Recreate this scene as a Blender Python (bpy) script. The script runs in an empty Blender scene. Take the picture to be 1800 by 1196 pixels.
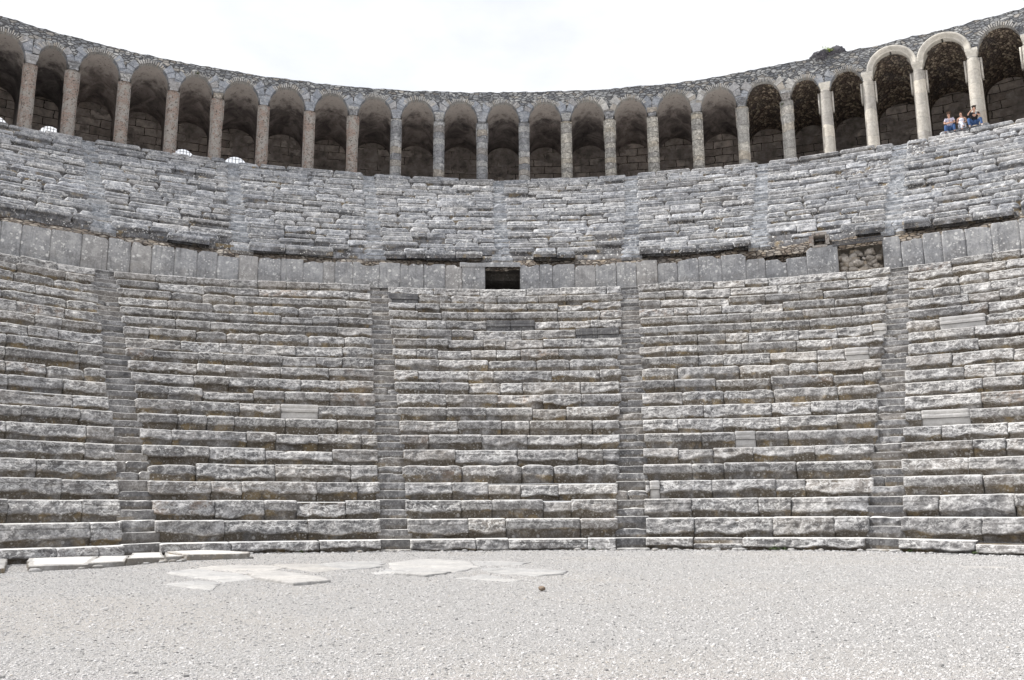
import bpy, math, random
import numpy as np
from mathutils import Matrix, Vector

random.seed(7)
RNG = np.random.default_rng(11)
S = bpy.context.scene
C = S.collection

# ------------------------------------------------------------------ camera
F_PX, PITCH, ROLL, YAW = 1581.5, 0.19608, 0.00605, 0.02684
CAM = Vector((-0.604, -6.074, 0.806))
cam_d = bpy.data.cameras.new('camera')
cam = bpy.data.objects.new('camera', cam_d); C.objects.link(cam)
right = Vector((math.cos(YAW), -math.sin(YAW), 0))
fwd0 = Vector((math.sin(YAW), math.cos(YAW), 0))
fwd = fwd0 * math.cos(PITCH) + Vector((0, 0, math.sin(PITCH)))
up = Vector((0, 0, math.cos(PITCH))) - fwd0 * math.sin(PITCH)
r2 = right * math.cos(ROLL) - up * math.sin(ROLL)
u2 = right * math.sin(ROLL) + up * math.cos(ROLL)
M = Matrix((( r2.x, u2.x, -fwd.x), (r2.y, u2.y, -fwd.y), (r2.z, u2.z, -fwd.z))).to_4x4()
M.translation = CAM
cam.matrix_world = M
cam_d.sensor_width = 36; cam_d.lens = F_PX / 1800 * 36
cam_d.clip_start = 0.1; cam_d.clip_end = 3000
S.camera = cam

# ------------------------------------------------------------------ light
SUN_DIR = Vector((-0.50, 0.19, 0.85)).normalized()      # towards the sun: high, left, a little behind the seats
elev = math.asin(SUN_DIR.z)
W = bpy.data.worlds.new('World'); S.world = W; W.use_nodes = True
wn, wl = W.node_tree.nodes, W.node_tree.links
wn.clear()
out = wn.new('ShaderNodeOutputWorld'); bg = wn.new('ShaderNodeBackground')
sky = wn.new('ShaderNodeTexSky'); sky.sky_type = 'NISHITA'; sky.sun_disc = False
sky.sun_elevation = elev; sky.sun_rotation = math.atan2(SUN_DIR.x, SUN_DIR.y)
tc = wn.new('ShaderNodeTexCoord'); mp = wn.new('ShaderNodeMapping'); mp.inputs['Scale'].default_value = (1.0, 1.0, 2.2)
nz = wn.new('ShaderNodeTexNoise'); nz.inputs['Scale'].default_value = 2.6; nz.inputs['Detail'].default_value = 7; nz.inputs['Roughness'].default_value = 0.55
rp = wn.new('ShaderNodeValToRGB'); rp.color_ramp.elements[0].position = 0.40; rp.color_ramp.elements[0].color = (.78,)*3+(1,)
rp.color_ramp.elements[1].position = 0.56; rp.color_ramp.elements[1].color = (1, 1, 1, 1)
mx = wn.new('ShaderNodeMix'); mx.data_type = 'RGBA'; mx.inputs[7].default_value = (8.1, 8.2, 8.5, 1)
wl.new(tc.outputs['Generated'], mp.inputs['Vector']); wl.new(mp.outputs[0], nz.inputs['Vector'])
wl.new(nz.outputs['Fac'], rp.inputs[0]); wl.new(rp.outputs[0], mx.inputs[0]); wl.new(sky.outputs[0], mx.inputs[6])
wl.new(mx.outputs[2], bg.inputs[0]); bg.inputs[1].default_value = 0.085; wl.new(bg.outputs[0], out.inputs[0])
sd = bpy.data.lights.new('sun', 'SUN'); sd.energy = 4.0; sd.angle = math.radians(1.2); sd.color = (1, .975, .94)
so = bpy.data.objects.new('sun', sd); C.objects.link(so); so.location = (-20, 10, 60)
so.rotation_euler = SUN_DIR.to_track_quat('Z', 'Y').to_euler()
S.view_settings.view_transform = 'Standard'; S.view_settings.look = 'None'
S.view_settings.exposure = 0.66; S.view_settings.gamma = 1.0
S.render.engine = 'CYCLES'
S.cycles.max_bounces = 6; S.cycles.diffuse_bounces = 4; S.cycles.glossy_bounces = 2
try:
    S.cycles.use_denoising = True
except Exception: pass

# ------------------------------------------------------------------ measures of the theatre (metres, centre of the orchestra = origin)
R0, T, Z0, RISE = 17.773, 0.70, 0.304, 0.5138       # lower cavea: 21 courses
RT = R0 + T*20; ZT = Z0 + RISE*20
RW = RT + 1.505; ZW = ZT + 1.50                     # podium wall
RU = RW + 13.945                                    # arcade front
ZU = 21.40                                          # floor of the arcade
NU = 20; TU = 0.67; RUP0 = RU - 0.90 - TU*(NU-1); ZUP0 = ZW + 0.22; RISEU = (ZU - ZUP0)/NU
ZSPR = 25.93; ZRIM = 27.70
LOWST = [-0.505, -0.1665, 0.1738, 0.512]
UPST = [-0.672, -0.505, -0.3415, -0.170, 0.0012, 0.1765, 0.3434, 0.505, 0.672]
PIERS = [-0.742, -0.685, -0.6275, -.5705, -.5266, -.4696, -.4139, -.3615, -.3051, -.2474, -.1917, -.1350, -.0783, -.0208, .0354, .0919,
         .1497, .2061, .2638, .3214, .3768, .4241, .4745, .5316, .5903, .6480, .7060]
AMAX = 0.80
def zo_low(k, a):
    o8 = np.interp(a, [-.8, -.62, -.24, 0, .25, .66, .8], [0, 0, -.02, 0, -.02, -.15, -.15])
    o20 = np.interp(a, [-.8, -.62, -.55, -.49, -.36, -.22, 0, .24, .45, .65, .8], [0, -.04, -.18, -.22, -.10, .09, .06, .10, -.05, -.05, -.05])
    ob = np.interp(a, [-.8, -.6, -.47, .5, .66, .8], [-.1, -.07, 0, 0, -.06, -.06])
    k = float(k)
    if k <= 2: return ob*(1-k/2)
    if k <= 7: return o8*(k-2)/5
    return o8*(20-k)/13 + o20*(k-7)/13
def zo_wall(a): return np.interp(a, [-.8, -.62, -.56, -.32, -.21, 0, .24, .46, .65, .8], [0, 0, 0, -.14, -.05, .03, .03, .1, -.1, -.1])
def zo_up(k, a):
    o = np.interp(a, [-.8, -.59, -.5, -.41, -.2, 0, .24, .38, .47, .64, .8], [-.1, -.1, -.1, -.02, .04, -.05, .08, .0, .02, -.10, -.10])
    t = k/NU
    return zo_wall(a)*(1-t) + o*t
def zo_rim(a): return np.interp(a, [-.8, -.61, -.42, -.21, 0, .25, .39, .46, .53, .65, .8], [-.13, -.13, -.3, -.3, -.15, -.1, .22, .2, .22, .22, .22])

# ------------------------------------------------------------------ numpy noise
def _h(ix, iy, iz):
    n = (ix.astype(np.int64)*374761393 + iy.astype(np.int64)*668265263 + iz.astype(np.int64)*2147483647) & 0xffffffff
    n = ((n ^ (n >> 13))*1274126177) & 0xffffffff
    n = ((n ^ (n >> 16))*2246822519) & 0xffffffff
    return ((n ^ (n >> 15)) & 0xffffff).astype(np.float64)/16777215.0
def vn(P):
    i = np.floor(P); f = P - i; i = i.astype(np.int64); u = f*f*(3-2*f)
    r = 0
    for dx in (0, 1):
        for dy in (0, 1):
            for dz in (0, 1):
                w = (u[..., 0] if dx else 1-u[..., 0])*(u[..., 1] if dy else 1-u[..., 1])*(u[..., 2] if dz else 1-u[..., 2])
                r = r + w*_h(i[..., 0]+dx, i[..., 1]+dy, i[..., 2]+dz)
    return r*2-1
def fbm(P, o=3, g=.5):
    r = 0; a = 1; s = 0
    for k in range(o):
        r = r + a*vn(P*(2.03**k) + 17.3*k); s += a; a *= g
    return r/s
def ridge(P, o=2):
    r = 0; a = 1; s = 0
    for k in range(o):
        r = r + a*(1-2*np.abs(vn(P*(2.1**k) + 31.7*k))); s += a; a *= .5
    return r/s

# ------------------------------------------------------------------ mesh builder
class MB:
    def __init__(s): s.V = []; s.F = []; s.fv = []; s.rnd = []; s.lc = []; s.n = 0
    def add(s, V, F, fv=0.5, rnd=0.5, lc=None):
        V = np.asarray(V, float).reshape(-1, 3); F = np.asarray(F, np.int64).reshape(-1, 4)
        m = len(V); s.V.append(V); s.F.append(F + s.n); s.n += m
        s.fv.append(np.broadcast_to(np.asarray(fv, float), (m,)).copy()); s.rnd.append(np.full(m, float(rnd)))
        s.lc.append(V if lc is None else np.asarray(lc, float).reshape(-1, 3))
    def grid(s, G, fv=0.5, rnd=.5, lc=None, flip=False):
        nu, nv = G.shape[:2]
        idx = np.arange(nu*nv).reshape(nu, nv)
        a, b, c, d = idx[:-1, :-1], idx[1:, :-1], idx[1:, 1:], idx[:-1, 1:]
        F = np.stack([a, b, c, d] if not flip else [a, d, c, b], -1).reshape(-1, 4)
        fv = np.broadcast_to(np.asarray(fv, float), (nu, nv)).reshape(-1)
        s.add(G.reshape(-1, 3), F, fv, rnd, None if lc is None else lc.reshape(-1, 3))
    def box(s, x0, x1, y0, y1, z0, z1, **k):
        V = [(x, y, z) for x in (x0, x1) for y in (y0, y1) for z in (z0, z1)]
        s.add(V, [(0, 1, 3, 2), (4, 6, 7, 5), (0, 4, 5, 1), (2, 3, 7, 6), (0, 2, 6, 4), (1, 5, 7, 3)], **k)
    def build(s, name, mat, parent=None, smooth=True):
        V = np.concatenate(s.V); F = np.concatenate(s.F)
        me = bpy.data.meshes.new(name)
        me.vertices.add(len(V)); me.vertices.foreach_set('co', V.astype(np.float32).ravel())
        me.loops.add(F.size); me.loops.foreach_set('vertex_index', F.astype(np.int32).ravel())
        me.polygons.add(len(F)); me.polygons.foreach_set('loop_start', np.arange(0, F.size, 4, dtype=np.int32))
        me.polygons.foreach_set('use_smooth', np.full(len(F), bool(smooth)))
        for nm, dat in (('fv', s.fv), ('rnd', s.rnd)):
            at = me.attributes.new(nm, 'FLOAT', 'POINT'); at.data.foreach_set('value', np.concatenate(dat).astype(np.float32))
        at = me.attributes.new('lc', 'FLOAT_VECTOR', 'POINT'); at.data.foreach_set('vector', np.concatenate(s.lc).astype(np.float32).ravel())
        me.update(calc_edges=True); me.validate()
        me.materials.append(mat)
        o = bpy.data.objects.new(name, me); C.objects.link(o)
        if parent is not None: attach(o, parent)
        return o
def attach(o, p):
    o.parent = p; o.matrix_parent_inverse = Matrix.Translation(-p.location)
def tag(o, label=None, cat=None, group=None, kind=None):
    if label: o['label'] = label
    if cat: o['category'] = cat
    if group: o['group'] = group
    if kind: o['kind'] = kind
    return o
def thing(name, label, cat, loc, group=None):
    o = bpy.data.objects.new(name, None); C.objects.link(o); o.location = loc; o.empty_display_size = .3
    return tag(o, label, cat, group, 'thing')
def pol(a, R, z): return np.stack([R*np.sin(a), R*np.cos(a), z + 0*a], -1)

# ------------------------------------------------------------------ materials
class N:
    def __init__(s, name, rough=.9, spec=.25):
        s.m = bpy.data.materials.new(name); s.m.use_nodes = True; s.t = s.m.node_tree
        s.b = s.t.nodes['Principled BSDF']; s.b.inputs['Roughness'].default_value = rough
        s.b.inputs['Specular IOR Level'].default_value = spec
        s.pos = s.new('ShaderNodeTexCoord').outputs['Object']
    def new(s, t, **k):
        n = s.t.nodes.new(t)
        for a, b in k.items(): setattr(n, a, b)
        return n
    def link(s, a, b): s.t.links.new(a, b)
    def put(s, v, sock):
        if hasattr(v, 'is_linked'): s.link(v, sock)
        else: sock.default_value = v
    def attr(s, nm, o='Fac'): return s.new('ShaderNodeAttribute', attribute_name=nm).outputs[o]
    def math(s, op, a, b=0.0, c=0.0, clamp=False):
        n = s.new('ShaderNodeMath', operation=op, use_clamp=clamp)
        s.put(a, n.inputs[0]); s.put(b, n.inputs[1]); s.put(c, n.inputs[2]); return n.outputs[0]
    def vmath(s, op, a, b=(0, 0, 0)):
        n = s.new('ShaderNodeVectorMath', operation=op); s.put(a, n.inputs[0]); s.put(b, n.inputs[1]); return n.outputs[0]
    def noise(s, vec, scale, detail=4, rough=.6, dist=0.0, col=False):
        n = s.new('ShaderNodeTexNoise'); s.link(vec, n.inputs['Vector'])
        n.inputs['Scale'].default_value = scale; n.inputs['Detail'].default_value = detail
        n.inputs['Roughness'].default_value = rough; n.inputs['Distortion'].default_value = dist
        return n.outputs['Color' if col else 'Fac']
    def voro(s, vec, scale, feat='F1', out='Distance', rnd=1.0):
        n = s.new('ShaderNodeTexVoronoi', feature=feat); s.link(vec, n.inputs['Vector'])
        n.inputs['Scale'].default_value = scale; n.inputs['Randomness'].default_value = rnd; return n.outputs[out]
    def step(s, v, a, b, lo=0.0, hi=1.0):
        n = s.new('ShaderNodeMapRange', interpolation_type='SMOOTHSTEP'); s.put(v, n.inputs[0])
        n.inputs[1].default_value = a; n.inputs[2].default_value = b; n.inputs[3].default_value = lo; n.inputs[4].default_value = hi
        return n.outputs[0]
    def mix(s, f, a, b, mode='MIX'):
        n = s.new('ShaderNodeMix', data_type='RGBA', blend_type=mode); s.put(f, n.inputs[0])
        s.put(a if hasattr(a, 'is_linked') else tuple(a)+(1,), n.inputs[6]); s.put(b if hasattr(b, 'is_linked') else tuple(b)+(1,), n.inputs[7])
        return n.outputs[2]
    def ramp(s, f, stops):
        n = s.new('ShaderNodeValToRGB'); e = n.color_ramp.elements; s.link(f, n.inputs[0])
        while len(e) < len(stops): e.new(.5)
        for q, (p, c) in zip(e, stops): q.position = p; q.color = tuple(c)+(1,)
        return n.outputs[0]
    def bump(s, h, strength=.5, dist=.02, prev=None):
        n = s.new('ShaderNodeBump'); n.inputs['Strength'].default_value = strength; n.inputs['Distance'].default_value = dist
        s.link(h, n.inputs['Height'])
        if prev is not None: s.link(prev, n.inputs['Normal'])
        return n.outputs[0]
    def done(s, col, nrm=None):
        s.put(col if hasattr(col, 'is_linked') else tuple(col)+(1,), s.b.inputs['Base Color'])
        if nrm is not None: s.link(nrm, s.b.inputs['Normal'])
        return s.m
def shift(n):      # a different piece of pattern on every block
    r = n.attr('rnd')
    cm = n.new('ShaderNodeCombineXYZ'); n.put(n.math('MULTIPLY', r, 91.0), cm.inputs[0]); n.put(n.math('MULTIPLY', r, 57.0), cm.inputs[1]); n.put(n.math('MULTIPLY', r, 33.0), cm.inputs[2])
    return n.vmath('ADD', n.pos, cm.outputs[0]), r

def stone(name, dark, mid, light, patina_shade=(.092, .074, .052), pat_shade=.75, white=.35, black=.4, streak=0.0, groove=0.0, warm=.3, bump=.6, sc=1.0, lit_ridge=0.0, tread=0.0, tv=.14):
    n = N(name)
    v, r = shift(n)
    big = n.noise(n.pos, .55*sc, 3, .5)
    med = n.noise(v, 3.2*sc, 9, .68, .3)
    fine = n.noise(v, 21*sc, 6, .7)
    m = n.math('ADD', n.math('MULTIPLY', med, .62), n.math('MULTIPLY', fine, .38))
    col = n.ramp(m, [(.33, dark), (.5, mid), (.66, light)])
    tone = n.math('FRACT', n.math('MULTIPLY', r, 7.31))
    col = n.mix(1.0, col, n.ramp(tone, [(0, (1-tv*1.15,)*3), (.5, (1, .995, .99)), (1, (1+tv,)*3)]), 'MULTIPLY')
    tint = n.math('FRACT', n.math('MULTIPLY', r, 23.7))
    col = n.mix(n.math('MULTIPLY', n.step(tint, .55, 1.0), warm), col, (.42, .33, .22))
    if groove > 0 and sc >= 1:
        ru = n.step(n.math('FRACT', n.math('MULTIPLY', r, 41.3)), .95, .97)
        col = n.mix(n.math('MULTIPLY', ru, n.step(n.noise(v, 2.4, 5, .7), .45, .68, 0, .55)), col, (.24, .165, .115))
    fv = n.attr('fv')
    if pat_shade > 0:
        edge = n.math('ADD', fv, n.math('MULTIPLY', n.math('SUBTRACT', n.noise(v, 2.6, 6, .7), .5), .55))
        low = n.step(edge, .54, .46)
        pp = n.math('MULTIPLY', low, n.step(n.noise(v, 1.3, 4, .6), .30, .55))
        pc = n.mix(n.step(n.noise(v, 1.6, 4), .54, .64), patina_shade, (.20, .145, .07))
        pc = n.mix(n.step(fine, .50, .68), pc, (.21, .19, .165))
        col = n.mix(n.math('MULTIPLY', pp, pat_shade), col, pc)  # brown patina, with shade under the nosing painted into the same band
    if lit_ridge > 0:
        vs = n.new('ShaderNodeMapping'); n.link(v, vs.inputs['Vector']); vs.inputs['Scale'].default_value = (1, 1, 1.7)
        vv = n.noise(vs.outputs[0], 2.7, 7, .62, .5)
        ln = n.step(n.math('ABSOLUTE', n.math('SUBTRACT', vv, .5)), .032, .004)
        ln = n.math('MAXIMUM', ln, n.math('MULTIPLY', n.step(n.noise(v, 7.5, 7, .72), .55, .63), .8))
        ln = n.math('MULTIPLY', ln, n.step(n.math('ADD', fv, n.math('MULTIPLY', n.math('SUBTRACT', n.noise(v, 1.9, 4), .5), .8)), .38, .62))
        ln = n.math('MULTIPLY', ln, n.step(n.math('FRACT', n.math('MULTIPLY', r, 13.7)), 0, .45, .35, 1.0))
        ln = n.math("MULTIPLY", ln, lit_ridge)
        col = n.mix(ln, col, (.66, .66, .65))  # white filigree painted as grazing sunlight on the broken ridges
    if tread > 0:
        col = n.mix(n.math('MULTIPLY', n.step(fv, .955, .995), tread), col, (.66, .655, .64))
    if streak > 0:
        q = n.new('ShaderNodeMapping'); n.link(n.attr('lc', 'Vector'), q.inputs['Vector']); q.inputs['Scale'].default_value = (9, 1, .8)
        st = n.noise(q.outputs[0], 1.0, 5, .6)
        col = n.mix(n.math('MULTIPLY', n.step(st, .52, .72), streak), col, (.07, .07, .075))
        col = n.mix(n.math('MULTIPLY', n.step(st, .46, .28), streak*.6), col, (.42, .40, .37))
    if groove > 0:
        gw = 1.0 if sc >= 1 else 2.2
        g = n.math('MULTIPLY', n.step(n.math('ABSOLUTE', n.math('SUBTRACT', fv, .80 if sc >= 1 else .74)), .035*gw, .012*gw), n.step(n.noise(v, 2.2, 3), .36, .44))
        g = n.math('MULTIPLY', g, n.step(n.math('FRACT', n.math('MULTIPLY', r, 3.77)), .45, .5))
        col = n.mix(n.math('MULTIPLY', g, groove), col, (.06, .055, .05))
    if black > 0:
        bl = n.step(n.noise(v, 9*sc, 8, .78), .57, .66)
        col = n.mix(n.math('MULTIPLY', bl, black), col, (.035, .034, .036))
    if white > 0:
        wp = n.noise(v, 6.5*sc, 7, .75, .6)
        wm = n.math('MULTIPLY', n.step(wp, .565, .635), n.step(n.noise(n.pos, 1.1, 3), .35, .6))
        wc = n.math('MULTIPLY', n.step(n.voro(v, 11*sc), .30, .20), n.step(n.noise(v, 1.3, 4, .7), .46, .56))
        wc = n.math('MAXIMUM', wc, n.math('MULTIPLY', n.step(n.voro(v, 5.2*sc), .26, .20), n.step(n.noise(v, 2.3, 3), .50, .58)))
        wm = n.math('MAXIMUM', wm, wc)
        col = n.mix(n.math('MULTIPLY', wm, white), col, (.68, .68, .67))
    col = n.mix(1.0, col, n.ramp(big, [(.3, (.86, .86, .87)), (.7, (1.12, 1.1, 1.07))]), 'MULTIPLY')
    h = n.math('ADD', n.math('MULTIPLY', med, .8), n.math('MULTIPLY', n.noise(v, 34*sc, 5, .75), .45))
    nr = n.bump(h, bump, .05)
    return n.done(col, nr)

M_LOW = stone('weathered_limestone', (.048, .046, .048), (.190, .186, .186), (.53, .525, .525), groove=.55, warm=.10, lit_ridge=.62, tread=.75, pat_shade=.88, bump=.8)
M_UP = stone('lichened_limestone', (.075, .08, .092), (.25, .26, .282), (.60, .61, .635), tv=.2, pat_shade=.85, patina_shade=(.06, .057, .058), white=.75, black=.6, warm=.10, sc=.8, lit_ridge=.5, tread=.7, bump=.8, groove=.5)
M_STEP = stone('worn_step_stone', (.055, .055, .058), (.165, .163, .166), (.40, .40, .40), pat_shade=.5, white=.3, black=.45, warm=.12, bump=.5, tread=.9)
M_STEPU = stone('worn_upper_step_stone', (.08, .088, .10), (.24, .255, .28), (.52, .54, .57), pat_shade=.6, white=.4, black=.55, warm=.1, bump=.5, tread=.8)
M_SLAB = stone('podium_slab_stone', (.14, .144, .155), (.30, .305, .316), (.45, .455, .462), tv=.07, pat_shade=.15, warm=.12, white=.75, black=.12, streak=.45, bump=.25, sc=.7)
M_NEW = stone('smooth_pale_stone', (.32, .315, .31), (.44, .435, .43), (.54, .535, .53), pat_shade=.3, white=.15, black=.12, lit_ridge=.1, warm=0, bump=.12)
M_DARKNEW = stone('smooth_dark_stone', (.07, .07, .075), (.12, .12, .125), (.22, .22, .22), pat_shade=.1, white=.3, black=.3, streak=.5, warm=0, bump=.12)
M_RUBBLE = stone('rubble_core_stone', (.16, .14, .12), (.40, .365, .325), (.62, .59, .55), pat_shade=.0, white=.2, black=.2, warm=.5, bump=1.0, sc=1.6)
M_GSLAB = stone('pale_paving_stone', (.20, .20, .20), (.345, .343, .34), (.45, .447, .443), tv=.10, pat_shade=.0, white=.25, black=.3, warm=.10, bump=.5, sc=2.0)
M_KERB = stone('kerb_slab_stone', (.17, .166, .16), (.32, .313, .302), (.48, .475, .465), patina_shade=(.16, .145, .125), pat_shade=.8, white=.25, black=.2, warm=.15, bump=.8, tread=.5)

def brick_pier():
    n = N('worn_brick_and_mortar')
    b = n.new('ShaderNodeTexBrick'); b.offset = .5
    q = n.new('ShaderNodeMapping'); n.link(n.attr('lc', 'Vector'), q.inputs['Vector'])
    q.inputs['Rotation'].default_value = (math.radians(-90), 0, 0)
    n.link(q.outputs[0], b.inputs['Vector'])
    b.inputs['Scale'].default_value = 1.0; b.inputs['Brick Width'].default_value = .24; b.inputs['Row Height'].default_value = .075
    b.inputs['Mortar Size'].default_value = .014; b.inputs['Color1'].default_value = (.35, .225, .175, 1); b.inputs['Color2'].default_value = (.30, .25, .215, 1)
    b.inputs['Mortar'].default_value = (.40, .365, .335, 1); b.inputs['Mortar Smooth'].default_value = .3
    col = n.mix(n.step(n.noise(n.pos, 1.6, 5, .7), .46, .56), b.outputs[0], (.40, .37, .34))
    col = n.mix(n.math('MULTIPLY', n.step(n.noise(n.pos, 9, 6, .75), .54, .60), .9), col, (.06, .05, .045))
    col = n.mix(n.step(n.noise(n.pos, 4.5, 5, .7), .62, .68), col, (.50, .47, .43))
    h = n.math('ADD', n.noise(n.pos, 16, 6, .8), n.math('MULTIPLY', b.outputs[1], -.6))
    return n.done(col, n.bump(h, .9, .06))
M_BRICK = brick_pier()
def pier_mat(name, c1, c2, c3, tint, joint, crack, dh=.42):
    n = N(name); v, r = shift(n)
    sp = n.new('ShaderNodeSeparateXYZ'); n.link(n.attr('lc', 'Vector'), sp.inputs[0])
    z = n.math('ADD', n.math('DIVIDE', sp.outputs[2], dh), n.math('ADD', n.math('MULTIPLY', r, 9.0), n.math('MULTIPLY', n.noise(n.pos, 1.1, 2), .9)))
    wnn = n.new('ShaderNodeTexWhiteNoise', noise_dimensions='1D'); n.link(n.math('FLOOR', z), wnn.inputs['W'])
    med = n.noise(v, 4.5, 9, .72, .4); fine = n.noise(v, 17, 7, .75)
    col = n.ramp(n.math('ADD', n.math('MULTIPLY', med, .6), n.math('MULTIPLY', fine, .4)), [(.34, c1), (.5, c2), (.64, c3)])
    col = n.mix(1, col, n.ramp(wnn.outputs['Value'], [(0, (.72, .72, .74)), (.5, (.98, .98, .98)), (1, (1.25, 1.22, 1.17))]), 'MULTIPLY')
    ws = n.new('ShaderNodeSeparateColor'); n.link(wnn.outputs['Color'], ws.inputs[0])
    col = n.mix(n.math('MULTIPLY', n.step(ws.outputs[1], .68, .8), .5), col, tint)
    fz = n.math('FRACT', z); jl = n.math('MAXIMUM', n.step(fz, .07, .02), n.step(fz, .94, .99))
    jl = n.math('MULTIPLY', jl, n.step(n.noise(v, 3.1, 3), .38, .5))
    ck = n.step(n.math('ABSOLUTE', n.math('SUBTRACT', n.noise(v, 5.5, 8, .75, .8), .5)), .030, .008)
    dark = n.math('MAXIMUM', n.math('MULTIPLY', jl, joint), n.math('MULTIPLY', n.math('MAXIMUM', ck, n.step(fine, .60, .66)), crack))
    col = n.mix(dark, col, (.05, .045, .043))
    col = n.mix(n.math('MULTIPLY', n.step(n.noise(v, 8, 6, .75), .60, .65), .6), col, (.66, .65, .62))
    h = n.math('ADD', n.math('SUBTRACT', med, n.math('MULTIPLY', dark, .7)), n.math('MULTIPLY', fine, .5))
    return n.done(col, n.bump(h, .9, .06))
M_PIER = pier_mat('mottled_grey_pier_stone', (.17, .175, .19), (.40, .405, .415), (.62, .615, .605), (.52, .43, .32), .8, .55)
M_PIERY = pier_mat('broken_yellowish_pier_stone', (.22, .205, .185), (.50, .48, .44), (.68, .66, .62), (.58, .49, .36), .9, .6, .34)
M_PIERP = pier_mat('patched_pale_pier_stone', (.26, .252, .235), (.52, .50, .465), (.68, .66, .62), (.54, .45, .33), .5, .45, .55)
M_CREAM = pier_mat('cream_plaster', (.40, .372, .33), (.59, .555, .495), (.71, .68, .625), (.58, .50, .41), .25, .16, .8)
M_MARBLE = stone('pale_carved_stone', (.36, .345, .31), (.54, .515, .465), (.67, .645, .595), pat_shade=.0, white=.3, black=.12, warm=.2, bump=.3)
M_SPRING = stone('blue_grey_springer_stone', (.12, .13, .15), (.27, .29, .325), (.46, .48, .51), pat_shade=0, white=.5, black=.35, warm=.2, bump=.5, sc=1.2)

M_VOUS = stone('thin_arch_stone', (.17, .17, .17), (.40, .395, .385), (.62, .61, .59), pat_shade=0, white=.3, black=.45, warm=.3, bump=.5, sc=1.5)
def rubble_wall(name, c1, c2, c3, mortar, sx=3.4, sz=6.5, bump=1.0, solid=False):
    n = N(name)
    q = n.new('ShaderNodeMapping'); n.link(n.pos if solid else n.attr('lc', 'Vector'), q.inputs['Vector']); q.inputs['Scale'].default_value = (sx, sx if solid else 1.0, sz)
    d = n.vmath('ADD', q.outputs[0], n.vmath('MULTIPLY', n.vmath('SUBTRACT', n.noise(n.pos, 2.6, 3, col=True), (.5, .5, .5)), (.6, .6, .6)))
    e = n.voro(d, 1.0, 'DISTANCE_TO_EDGE', 'Distance')
    cc = n.voro(d, 1.0, 'F1', 'Color')
    sp = n.new('ShaderNodeSeparateColor'); n.link(cc, sp.inputs[0])
    col = n.ramp(sp.outputs[0], [(0, c1), (.5, c2), (1, c3)])
    col = n.mix(n.math('MULTIPLY', n.step(sp.outputs[1], .85, .95), .35), col, (.38, .31, .22))
    col = n.mix(1, col, n.ramp(n.noise(n.pos, 11, 7, .75), [(.3, (.5, .5, .5)), (.55, (1, 1, 1)), (.75, (1.5, 1.5, 1.5))]), 'MULTIPLY')
    gap = n.step(e, .075, .02)
    col = n.mix(gap, col, mortar)
    col = n.mix(n.math('MULTIPLY', n.step(n.noise(n.pos, .8, 4, .6), .5, .66), .35), col, (.12, .12, .125))
    h = n.math('ADD', n.step(e, 0, .16), n.math('MULTIPLY', n.noise(n.pos, 14, 5, .7), .5))
    return n.done(col, n.bump(h, bump, .07))
M_RIM = rubble_wall('rubble_masonry', (.17, .178, .195), (.32, .328, .34), (.54, .54, .53), (.085, .083, .085), 3.3, 7.2)
M_VAULTR = rubble_wall('rubble_vault', (.10, .08, .068), (.23, .18, .145), (.60, .50, .38), (.075, .06, .05), 5.5, 6.5, 1.0, True)
M_COREBAND = rubble_wall('rubble_band', (.11, .085, .065), (.21, .17, .135), (.40, .36, .31), (.05, .04, .033), 4, 9, 1.2)

def plaster():
    n = N('old_brown_plaster')
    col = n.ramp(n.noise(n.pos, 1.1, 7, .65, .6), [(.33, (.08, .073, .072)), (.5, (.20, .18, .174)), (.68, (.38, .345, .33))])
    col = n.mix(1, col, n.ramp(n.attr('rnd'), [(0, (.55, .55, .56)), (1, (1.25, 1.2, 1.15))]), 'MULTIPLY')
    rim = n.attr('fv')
    col = n.mix(n.math('MULTIPLY', n.step(n.math('ADD', rim, n.math('MULTIPLY', n.noise(n.pos, 2.3, 4), .8)), .95, 1.25), .75), col, (.56, .51, .47))  # plaster painted paler towards the open front, where daylight reaches
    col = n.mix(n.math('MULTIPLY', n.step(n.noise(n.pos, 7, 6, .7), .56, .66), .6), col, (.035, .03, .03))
    return n.done(col, n.bump(n.noise(n.pos, 6, 7, .7), .6, .06))
M_PLASTER = plaster()
def bigblock():
    n = N('large_block_masonry')
    b = n.new('ShaderNodeTexBrick'); b.offset = .43
    q = n.new('ShaderNodeMapping'); q.inputs['Rotation'].default_value = (math.radians(-90), 0, 0)
    n.link(n.attr('lc', 'Vector'), q.inputs['Vector'])
    wv = n.vmath('MULTIPLY', n.vmath('SUBTRACT', n.noise(n.pos, 1.3, 4, col=True), (.5, .5, .5)), (.30, .22, .22))
    n.link(n.vmath('ADD', q.outputs[0], wv), b.inputs['Vector'])
    b.inputs['Scale'].default_value = 1.0; b.inputs['Brick Width'].default_value = 1.15; b.inputs['Row Height'].default_value = .52
    b.inputs['Mortar Size'].default_value = .022; b.inputs['Color1'].default_value = (.26, .228, .205, 1); b.inputs['Color2'].default_value = (.48, .43, .395, 1)
    b.inputs['Mortar'].default_value = (.03, .025, .022, 1)
    col = n.mix(1, b.outputs[0], n.ramp(n.noise(n.pos, 2.5, 6, .7), [(.3, (.5, .5, .5)), (.7, (1.5, 1.45, 1.4))]), 'MULTIPLY')
    col = n.mix(n.step(n.noise(n.pos, .55, 5, .65, .4), .48, .56), col, n.ramp(n.noise(n.pos, 1.8, 6, .7), [(.3, (.09, .077, .07)), (.7, (.42, .37, .335))]))
    h = n.math('ADD', n.math('MULTIPLY', b.outputs[1], -1.0), n.math('MULTIPLY', n.noise(n.pos, 7, 5, .7), .6))
    return n.done(col, n.bump(h, .8, .06))
M_BACK = bigblock()
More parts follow.
